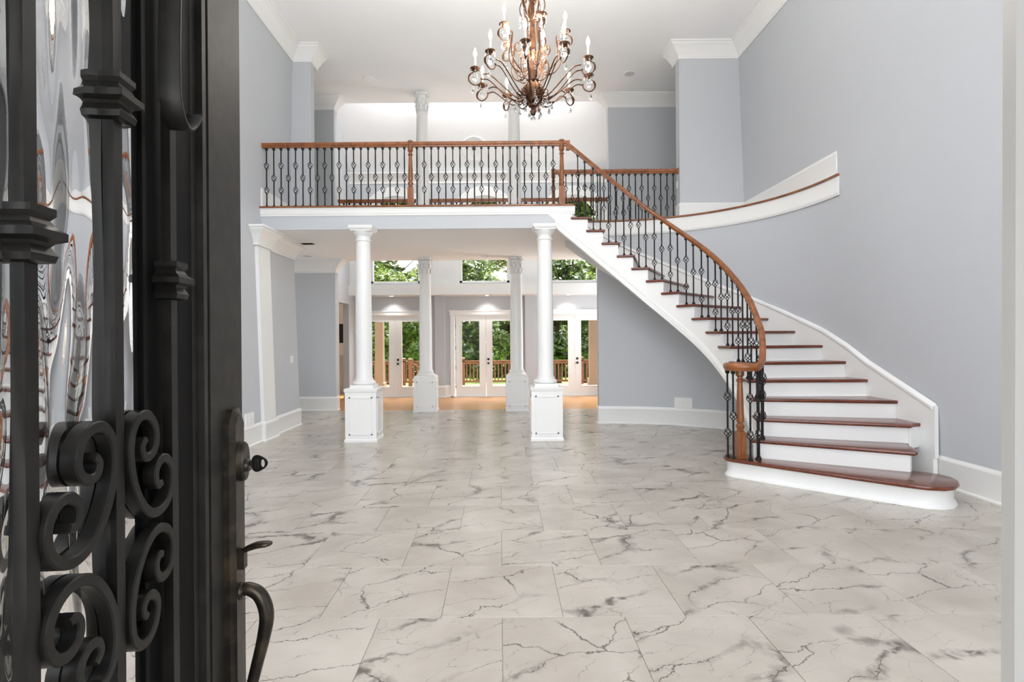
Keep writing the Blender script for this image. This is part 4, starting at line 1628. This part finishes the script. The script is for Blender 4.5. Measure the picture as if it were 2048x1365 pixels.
def add_arms(meshes, angles):
    for a in angles:
        arm = link_mesh('arm', meshes['rod'], ch, rotz=a)
        for k in ('leaf', 'hub_leaf', 'drip_pan', 'candle', 'bulb', 'crystal_ball', 'pan_crystals', 'crystal_drop'):
            o = link_mesh(k, meshes[k], arm)
            if k == 'pan_crystals':
                o['kind'] = 'stuff'


# angles measured from +X; -90 degrees points at the camera
add_arms(arm_meshes(0.53, cz(3.885), cz(3.69)), [R(-100 + 36 * k) for k in range(10)])
add_arms(arm_meshes(0.30, cz(4.24), cz(3.93), True), [R(-150 + 72 * k) for k in range(5)])
# scrolled cage round the upper stem with strings of crystals
cage = MB()
for k in range(6):
    a = 2 * PI * k / 6 + 0.2
    prof = catmull([(0.02, 0, 4.92), (0.10, 0, 4.95), (0.155, 0, 4.86), (0.14, 0, 4.70), (0.085, 0, 4.50), (0.06, 0, 4.30), (0.075, 0, 4.14), (0.13, 0, 4.06), (0.165, 0, 4.10), (0.15, 0, 4.145), (0.125, 0, 4.13)], 5)
    cage.tube([(p[0] * math.cos(a), p[0] * math.sin(a), cz(p[2])) for p in prof], 0.0065, 6)
    b = a + PI / 6
    prof = catmull([(0.03, 0, 4.36), (0.09, 0, 4.40), (0.12, 0, 4.48), (0.10, 0, 4.55), (0.075, 0, 4.52), (0.09, 0, 4.48)], 5)
    cage.tube([(p[0] * math.cos(b), p[0] * math.sin(b), cz(p[2])) for p in prof], 0.005, 5)
    prof = catmull([(0.05, 0, 3.80), (0.12, 0, 3.82), (0.15, 0, 3.92), (0.115, 0, 4.0), (0.085, 0, 3.95), (0.11, 0, 3.91)], 5)
    cage.tube([(p[0] * math.cos(b), p[0] * math.sin(b), cz(p[2])) for p in prof], 0.005, 5)
cage.build('scroll_cage', M_BRONZE, ch)
lf = MB()
for k in range(12):
    a = 2 * PI * k / 12
    m2 = MB()
    leaf_strip(m2, [(0.05 + 0.012 * j, cz(3.98 + (0.018 * j if j < 4 else 0.07 - 0.012 * (j - 4)))) for j in range(7)], 0.016)
    leaf_strip(m2, [(0.04 + 0.014 * j, cz(4.56 + (0.016 * j if j < 4 else 0.064 - 0.014 * (j - 4)))) for j in range(7)], 0.018)
    c, s = math.cos(a), math.sin(a)
    m2.v = [(x * c - y * s, x * s + y * c, z) for x, y, z in m2.v]
    lf.add(m2.v, m2.f)
tag(lf.build('leaf_collar', M_BRONZE, ch, angle=60), kind='stuff')
drop_me = MB()
drop_mesh(drop_me, (0, 0, 0), 0.055, 0.015)
drop_me = drop_me.mesh('crystal_drop', M_CRYSTAL, smooth=False)
string = MB()
for j in range(4):
    string.lathe([(0.001, -0.009), (0.008, -0.004), (0.008, 0.004), (0.001, 0.009)], 8, (0, 0, -0.012 - 0.02 * j))
drop_mesh(string, (0, 0, -0.085), 0.05, 0.014)
string = string.mesh('crystal_string', M_CRYSTAL, smooth=False)
for k in range(6):
    a = 2 * PI * k / 6 + 0.2
    link_mesh('crystal_string', string, ch, (0.155 * math.cos(a), 0.155 * math.sin(a), cz(4.84)))
    link_mesh('crystal_string', string, ch, (0.12 * math.cos(a + 0.5), 0.12 * math.sin(a + 0.5), cz(4.46)))
for k in range(5):
    a = 2 * PI * k / 5 - 1.4
    link_mesh('crystal_string', string, ch, (0.093 * math.cos(a), 0.093 * math.sin(a), cz(3.70)))
for k in range(10):
    a = R(-82 + 36 * k)
    link_mesh('crystal_drop', drop_me, ch, (0.17 * math.cos(a), 0.17 * math.sin(a), cz(3.605)))
MB().lathe([(0.001, -0.04), (0.016, -0.034), (0.024, -0.02), (0.022, -0.004), (0.012, 0.012), (0.018, 0.024), (0.014, 0.038), (0.004, 0.046), (0.004, 0.06)], 10, (0, 0, cz(3.475))).build('finial_crystal', M_CRYSTAL, ch, smooth=False)
add_light('chandelier_glow', 'POINT', (CH.x, CH.y, 4.05), (0, 0, 0), 55, (1.0, 0.93, 0.85), size=0.35)
# spot added at the chandelier, aimed up to brighten the ceiling
add_light('ceiling_fill_spot', 'SPOT', (CH.x, CH.y, 3.9), (PI, 0, 0), 520, (1.0, 0.97, 0.93), size=0.5, spot=R(165), blend=0.9)

# ------------------------------------------------------------------ entry door (local x from the free edge to the hinge, local y out of the outer face)
AL = R(-5.4)
DE = Vector((-0.593, 1.25, 0.0))
dvec = (-math.sin(AL), -math.cos(AL))
door = thing('entry_door', 'dark iron and wavy glass entry door standing open at the left', 'door', DE, math.atan2(dvec[1], dvec[0]))
DT, DB = 2.62, 0.02
mb = MB()
mb.box(0.0, 0.165, -0.055, 0.0, DB, DT)
mb.build('lock_stile', M_DOOR, door, smooth=False)
mb = MB()
mb.box(0.165, 0.176, -0.05, -0.006, DB + .2, DT - .2).box(0.176, 0.192, -0.05, 0.0, DB + .2, DT - .2).box(0.192, 0.215, -0.05, -0.012, DB + .2, DT - .2)
mb.build('glazing_bead', M_DOOR, door, smooth=False)
mb = MB()
mb.box(0.215, 0.385, -0.05, -0.012, DB + .2, DT - .2).box(0.385, 0.396, -0.05, -0.004, DB + .25, DT - .24).box(0.396, 0.424, -0.05, -0.010, DB + .25, DT - .24)
mb.build('sash_frame', M_SASH, door, smooth=False)
MB().box(0.78, 0.90, -0.055, 0.0, DB, DT).build('hinge_stile', M_DOOR, door, smooth=False)
MB().box(0.165, 0.78, -0.055, 0.0, DT - 0.2, DT).build('top_rail', M_DOOR, door, smooth=False)
MB().box(0.165, 0.78, -0.055, 0.0, DB, DB + 0.28).build('bottom_rail', M_DOOR, door, smooth=False)
# wavy glass sheet
mb = MB()
nx_, nz_ = 100, 200
gx0, gx1, gz0, gz1 = 0.424, 0.79, DB + 0.27, DT - 0.19
rnd = random.Random(3)
bumps = [(rnd.uniform(gx0, gx1), rnd.uniform(gz0, gz1), rnd.uniform(0.010, 0.020), rnd.uniform(0.03, 0.11), rnd.choice((-1, 1)) * rnd.uniform(0.5, 1)) for _ in range(420)]


def wave(x, z):
    h = 0.00035 * math.sin(x * 110 + 1.6 * math.sin(z * 9.0)) + 0.0003 * math.sin(x * 71 + 1.2 * math.sin(z * 14) + 1)
    for bx0, bz0, sx, sz, am in bumps:
        dx, dz = (x - bx0) / sx, (z - bz0) / sz
        q = dx * dx + dz * dz
        if q < 6:
            h += 0.0008 * am * math.exp(-q)
    return h


front, back = [], []
for j in range(nz_ + 1):
    for i in range(nx_ + 1):
        x, z = gx0 + (gx1 - gx0) * i / nx_, gz0 + (gz1 - gz0) * j / nz_
        front.append((x, -0.0045 + wave(x, z), z))
        back.append((x, -0.012, z))
fs = []
W = nx_ + 1
for j in range(nz_):
    for i in range(nx_):
        a = j * W + i
        fs.append((a, a + 1, a + W + 1, a + W))
        b = a + len(front)
        fs.append((b, b + W, b + W + 1, b + 1))
mb.add(front + back, fs)
mb.build('glass_pane', M_RAIN, door, angle=80)
# square bars and their collars
BARS = ((0.328, 1.551), (0.483, 1.792), (0.646, 1.570))
for s, zc_ in BARS:
    w = 0.010
    MB().box(s - w, s + w, -0.005, 0.010, DB + 0.27, DT - 0.19).build('bar', M_IRON, door, smooth=False)
    c = MB()
    c.square([(w + 0.001, -0.032), (w + 0.009, -0.030), (w + 0.011, -0.022), (w + 0.006, -0.012), (w + 0.009, -0.008), (w + 0.0175, -0.004), (w + 0.0175, 0.005),
              (w + 0.009, 0.012), (w + 0.006, 0.018), (w + 0.010, 0.024), (w + 0.010, 0.032), (w + 0.001, 0.034)], (s, 0.004, zc_))
    c.build('collar', M_IRON, door, smooth=False)
# C scrolls round the middle bar
CP = [(.36, .735), (.29, .68), (.32, .60), (.42, .575), (.53, .62), (.58, .72), (.53, .85), (.40, .935), (.23, .93), (.10, .82), (.065, .64), (.11, .44), (.23, .25), (.40, .11), (.60, .055),
      (.80, .10), (.92, .22), (.93, .37), (.84, .48), (.70, .51), (.58, .45), (.56, .35), (.62, .29), (.69, .30)]
mid = 0.483


def cscroll(side, vert, s0, width, zmid, height):
    pts = []
    for u, v in CP:
        pts.append((s0 + side * u * width, 0, zmid + vert * v * height))
    pts = catmull(pts, 5)
    n = len(pts)
    ws = [0.0152 * (0.75 + 0.25 * min(1, min(j, n - 1 - j) / 18)) for j in range(n)]
    return MB().flatbar([(p[0], p[2]) for p in pts], ws, -0.003, 0.016)


for side, wd in ((1, 0.146), (-1, 0.136)):
    for vert in (1, -1):
        cscroll(side, vert, mid + side * 0.010, wd, 1.166 + vert * 0.004, 0.178).build('scroll', M_IRON, door, angle=22)
# flat strap with a hooked end, high on the bar nearest the lock
sp = catmull([(0.345, 0.0, 2.40), (0.362, 0.0, 2.16), (0.374, 0.0, 1.98), (0.376, 0.0, 1.866), (0.368, 0.0, 1.828), (0.345, 0.0, 1.806), (0.318, 0.0, 1.818), (0.296, 0.0, 1.846)], 6)
MB().flatbar([(p[0], p[2]) for p in sp], 0.005, 0.012, 0.046).build('strap', M_IRON, door, angle=60)

# lock plate, deadbolt, thumb latch, pull
oct_ = lambda x0, x1, z0, z1, c: [(x0 + c, z0), (x1 - c, z0), (x1, z0 + c), (x1, z1 - c * 1.3), (x1 - c, z1), (x0 + c, z1), (x0, z1 - c * 1.3), (x0, z0 + c)]


def plate(mb, outline, y0, layers):
    pts = ccw(outline)
    mb.rings([[(x, y0 + y, z) for x, z in inset_poly(pts, d)] for y, d in layers])
    return mb


ep = oct_(0.028, 0.108, 0.60, 1.302, 0.022)
ep_o = plate(MB(), ep, 0.0, [(0, 0), (0.012, 0), (0.018, 0.012), (0.020, 0.016)]).build('lock_plate', M_LOCK, door, angle=25)
oval = [(0.068 + 0.024 * math.cos(2 * PI * k / 24), 1.185 + 0.042 * math.sin(2 * PI * k / 24) * (1.0 if math.sin(2 * PI * k / 24) < 0 else 1.1)) for k in range(24)]
plate(MB(), oval, 0.018, [(0, 0), (0.012, 0.001), (0.016, 0.005)]).build('deadbolt_rose', M_LOCK, ep_o, angle=30)
cyl = MB().lathe([(0.0145, 0), (0.0145, 0.006), (0.012, 0.010), (0.001, 0.010)], 20)
cyl.v = [(x, z, -y) for x, y, z in cyl.v]
cyl.build('lock_cylinder', M_LOCK, ep_o, loc=(0.068, 0.031, 1.178))
tl = MB()
tl.tube(catmull([(0.068, 0.016, 0.982), (0.068, 0.035, 0.998), (0.068, 0.055, 1.006), (0.068, 0.075, 1.004), (0.068, 0.084, 0.998)], 4),
        [0.007, 0.008, 0.009, 0.010, 0.011, 0.012, 0.0125, 0.013, 0.0135, 0.0135, 0.013, 0.0125, 0.012, 0.011, 0.009, 0.006, 0.003], 10)
tl.v = [(x, y, 0.99 + (z - 0.99) * 0.55 + (y - 0.016) * 0.12) for x, y, z in tl.v]
tl.build('thumb_latch', M_LOCK, ep_o, angle=60)
MB().box(0.058, 0.078, 0.018, 0.030, 0.955, 0.995).build('latch_boss', M_LOCK, ep_o, smooth=False)
pp = catmull([(0.068, 0.016, 0.905), (0.068, 0.036, 0.909), (0.068, 0.060, 0.893), (0.068, 0.073, 0.852), (0.068, 0.066, 0.80), (0.068, 0.050, 0.735), (0.068, 0.033, 0.665), (0.068, 0.026, 0.635), (0.068, 0.018, 0.625)], 6)
n = len(pp)
pr = []
for j in range(n):
    t = j / (n - 1)
    pr.append(0.0135 + 0.003 * math.exp(-((t - 0.33) / 0.2) ** 2) - 0.002 * t)
pull = MB().tube(pp, pr, 14)
pull.lathe([(0.001, -0.012), (0.010, -0.009), (0.014, 0), (0.010, 0.009), (0.001, 0.012)], 12, (0.068, 0.050, 0.650))
pull.tube([(0.068, 0.030, 0.648), (0.068, 0.050, 0.650)], 0.008, 10)
pull.build('pull_handle', M_LOCK, ep_o, angle=60)
flr = MB().lathe([(0.018, 0), (0.018, 0.004), (0.015, 0.009)], 20)
flr.v = [(x, z, y) for x, y, z in flr.v]
flr.build('handle_collar', M_LOCK, ep_o, loc=(0.068, 0.018, 0.905))

# key standing in the lock
mw = door.matrix_basis
kl = Matrix.Translation(DE) @ Matrix.Rotation(math.atan2(dvec[1], dvec[0]), 4, 'Z')
kp = kl @ Vector((0.070, 0.030, 1.182))
key = thing('key', 'black key left standing in the entry door lock', 'key', kp, math.atan2(dvec[1], dvec[0]))
mb = MB()
mb.box(-0.0012, 0.0012, -0.02, 0.014, -0.0045, 0.0045)
mb.build('blade', M_KEY, key, smooth=False)
ring, hole = [], []
nK = 28
for k in range(nK):
    a = 2 * PI * k / nK
    q = 0.017 * (1 + 0.10 * math.cos(3 * a))
    ring.append((0.030 + q * math.cos(a) * 1.0, q * math.sin(a) * 1.05))
    hole.append((0.0385 + 0.0042 * math.cos(a), 0.0085 * math.sin(a)))
vs, fs = [], []
for xx in (-0.0016, 0.0016):
    vs += [(xx, y, z) for y, z in ring] + [(xx, y, z) for y, z in hole]
for k in range(nK):
    j = (k + 1) % nK
    b = 2 * nK
    fs += [(k, j, nK + j, nK + k), (b + k, b + nK + k, b + nK + j, b + j), (k, b + k, b + j, j), (nK + k, nK + j, b + nK + j, b + nK + k)]
MB().add(vs, fs).build('bow', M_KEY, key, angle=40)
# raised maker's panel on the bow
pm_ = MB().box(0.0016, 0.0021, 0.0225, 0.0300, -0.0095, 0.0095)
pm_.build('bow_panel', M_LOCK, key, smooth=False)
for k in range(4):
    MB().box(0.0021, 0.0024, 0.0242, 0.0282, -0.0078 + 0.004 * k, -0.0054 + 0.004 * k).build('raised_letter', M_KEY, key, smooth=False)

# ------------------------------------------------------------------ outside: deck, railing, porch pillars, eave, garden, trees
ZD = -0.12
struct(MB().box(-9, 9, 13.78, 18.75, ZD - 0.1, ZD).build('deck_floor', M_DECK, smooth=False), 'sunlit wooden deck outside the glass doors')
struct(MB().box(-9, 9, 13.55, 14.85, 6.3, 6.5).build('roof_eave', M_TRIM, smooth=False))
struct(MB().box(-40, 40, 18.75, 70, -1.9, -1.7).build('garden_ground', M_GRASS, smooth=False))
dr = thing('deck_railing', 'red cedar railing along the far edge of the deck', 'railing', (0, 18.5, ZD))
rt = 0.70 - ZD
MB().box(-7, 6, -0.06, 0.06, rt - 0.035, rt).build('top_rail', M_DECKRAIL, dr, smooth=False)
MB().box(-7, 6, -0.02, 0.02, rt - 0.12, rt - 0.05).build('upper_rail', M_DECKRAIL, dr, smooth=False)
MB().box(-7, 6, -0.02, 0.02, 0.08, 0.15).build('lower_rail', M_DECKRAIL, dr, smooth=False)
pm_ = MB().square([(0.06, 0), (0.06, rt + 0.06), (0.075, rt + 0.065), (0.075, rt + 0.085), (0.02, rt + 0.11)]).mesh('post', M_DECKRAIL, smooth=False)
for x in (-5.6, -3.28, -1.26, 0.75, 2.75, 4.8):
    link_mesh('post', pm_, dr, (x, 0, 0))
bm_ = MB().box(-0.02, 0.02, -0.02, 0.02, 0.15, rt - 0.12).mesh('baluster', M_DECKRAIL, smooth=False)
for i in range(72):
    link_mesh('baluster', bm_, dr, (-4.5 + 0.12 * i, 0, 0))
ds = thing('deck_step_railing', 'red cedar handrail sloping down the deck steps', 'railing', (-2.95, 17.9, ZD))
link_mesh('post', pm_, ds, (0, 0, 0))
mb = MB().rings([[(0.0, -0.03, rt - 0.06), (0.0, 0.03, rt - 0.06), (0.0, 0.03, rt), (0.0, -0.03, rt)], [(0.7, -0.03, rt - 0.42), (0.7, 0.03, rt - 0.42), (0.7, 0.03, rt - 0.36), (0.7, -0.03, rt - 0.36)]])
mb.build('sloping_rail', M_DECKRAIL, ds, smooth=False)
for i in range(5):
    MB().box(0.1 + 0.12 * i, 0.14 + 0.12 * i, -0.02, 0.02, 0.02, rt - 0.1 - 0.051 * (i + 1)).build('baluster', M_DECKRAIL, ds, smooth=False)
for x, lab in ((-3.62, 'left'), (2.80, 'right')):
    t = thing('porch_pillar', 'tan stucco porch pillar on the deck outside the %s glass doors' % lab, 'pillar', (x, 16.4, ZD), 0, 'porch pillars')
    MB().square([(0.16, 0), (0.16, 0.25), (0.13, 0.28)]).build('base', M_STUCCO, t, smooth=False)
    MB().square([(0.125, 0.28), (0.112, 2.88)]).build('shaft', M_STUCCO, t, smooth=False)
    MB().square([(0.112, 2.88), (0.15, 2.92), (0.15, 3.08)]).build('capital', M_STUCCO, t, smooth=False)


def tree(x, y, zg, h, crown, z0, z1, nleaf, size, mat, label, seed, group='trees beyond the deck', lean=0.0):
    rnd = random.Random(seed)
    t = thing('tree', label, 'tree', (x, y, zg), 0, group)
    tr = MB()
    pts = [(0, 0, 0)]
    for j in range(1, 8):
        pts.append((lean * j / 7 + rnd.uniform(-.08, .08), rnd.uniform(-.08, .08), h * 0.9 * j / 7))
    tr.tube(pts, [0.16 - 0.018 * j for j in range(8)], 8)
    for j in range(9):
        a = rnd.uniform(0, 2 * PI)
        zb = rnd.uniform(z0 - zg, z1 - zg) * 0.85
        L = crown * rnd.uniform(0.5, 0.9)
        tr.tube([(lean * zb / h, 0, zb), (math.cos(a) * L * 0.5, math.sin(a) * L * 0.5, zb + 0.25 * L), (math.cos(a) * L, math.sin(a) * L, zb + 0.55 * L)], [0.05, 0.03, 0.012], 5)
    tr.build('trunk', M_BARK, t)
    clumps = []
    for j in range(64):
        a, rr, zz = rnd.uniform(0, 2 * PI), crown * math.sqrt(rnd.random()), rnd.uniform(z0 - zg, z1 - zg)
        clumps.append((rr * math.cos(a), rr * math.sin(a) * 0.8, zz, rnd.uniform(0.35, 0.8) * crown * 0.55))
    vs, fs = [], []
    for j in range(nleaf):
        c = clumps[rnd.randrange(len(clumps))]
        p = Vector((rnd.gauss(0, 1), rnd.gauss(0, 1), rnd.gauss(0, 1)))
        p = p.normalized() * c[3] * rnd.random() ** 0.4
        o = Vector((c[0], c[1], c[2])) + Vector((p.x, p.y, p.z * 0.75))
        d = Vector((rnd.gauss(0, 1), rnd.gauss(0, 1), rnd.gauss(0, 0.6))).normalized()
        u = d.orthogonal().normalized()
        s = size * rnd.uniform(0.6, 1.2)
        b = len(vs)
        vs += [tuple(o - d * s * 0.5), tuple(o + u * s * 0.28), tuple(o + d * s * 0.5), tuple(o - u * s * 0.28)]
        fs.append((b, b + 1, b + 2, b + 3))
    me = bpy.data.meshes.new('foliage')
    me.from_pydata(vs, [], fs)
    me.materials.append(mat)
    o = link_mesh('foliage', me, t)
    o['kind'] = 'stuff'
    return t


ZG = -1.7
spots = [(-6.1, 22.2, M_LEAFA, 'dark green tree beyond the deck, far left in the left glass doors'), (-4.7, 26.4, M_LEAFB, 'green tree beyond the deck in the right leaf of the left glass doors'),
         (-1.85, 22.3, M_LEAFA, 'dark green tree beyond the deck in the left leaf of the middle doors'), (0.4, 26.2, M_LEAFB, 'green tree beyond the deck in the right leaf of the middle doors'),
         (2.4, 22.2, M_LEAFA, 'dark green tree beyond the deck in the left leaf of the right doors'), (4.9, 26.3, M_LEAFB, 'green tree beyond the deck in the right leaf of the right doors')]
for i, (x, y, m, lab) in enumerate(spots):
    tree(x, y, ZG, 6.5, 1.5, 0.1 if m is M_LEAFA else 0.5, 4.6, 8000, 0.26, m, lab, 20 + i)
for i, (x, y, lab) in enumerate(((-6.5, 31.8, 'tall pale green tree filling the left arched window'), (-1.4, 39.0, 'tall pale green tree filling the middle arched window'), (4.9, 31.8, 'tall pale green tree filling the right arched window'))):
    tree(x, y, ZG, 14, 3.6, 3.4, 13.0, 26000, 0.44, M_LEAFC if i == 1 else M_LEAFB, lab, 50 + i)
# low shrubs in one mass behind the trees
rnd = random.Random(9)
vs, fs = [], []
for j in range(16000):
    o = Vector((rnd.uniform(-18, 16), rnd.uniform(43.5, 45), ZG + 4.4 * rnd.random() ** 1.2))
    d = Vector((rnd.gauss(0, 1), rnd.gauss(0, 1), rnd.gauss(0, 0.7))).normalized()
    u = d.orthogonal().normalized()
    s = 0.5 * rnd.uniform(0.6, 1.2)
    b = len(vs)
    vs += [tuple(o - d * s * 0.5), tuple(o + u * s * 0.3), tuple(o + d * s * 0.5), tuple(o - u * s * 0.3)]
    fs.append((b, b + 1, b + 2, b + 3))
me = bpy.data.meshes.new('undergrowth')
me.from_pydata(vs, [], fs)
me.materials.append(M_LEAFA)
tag(link_mesh('undergrowth', me), 'dark undergrowth behind the trees beyond the deck', 'shrubs', kind='stuff')
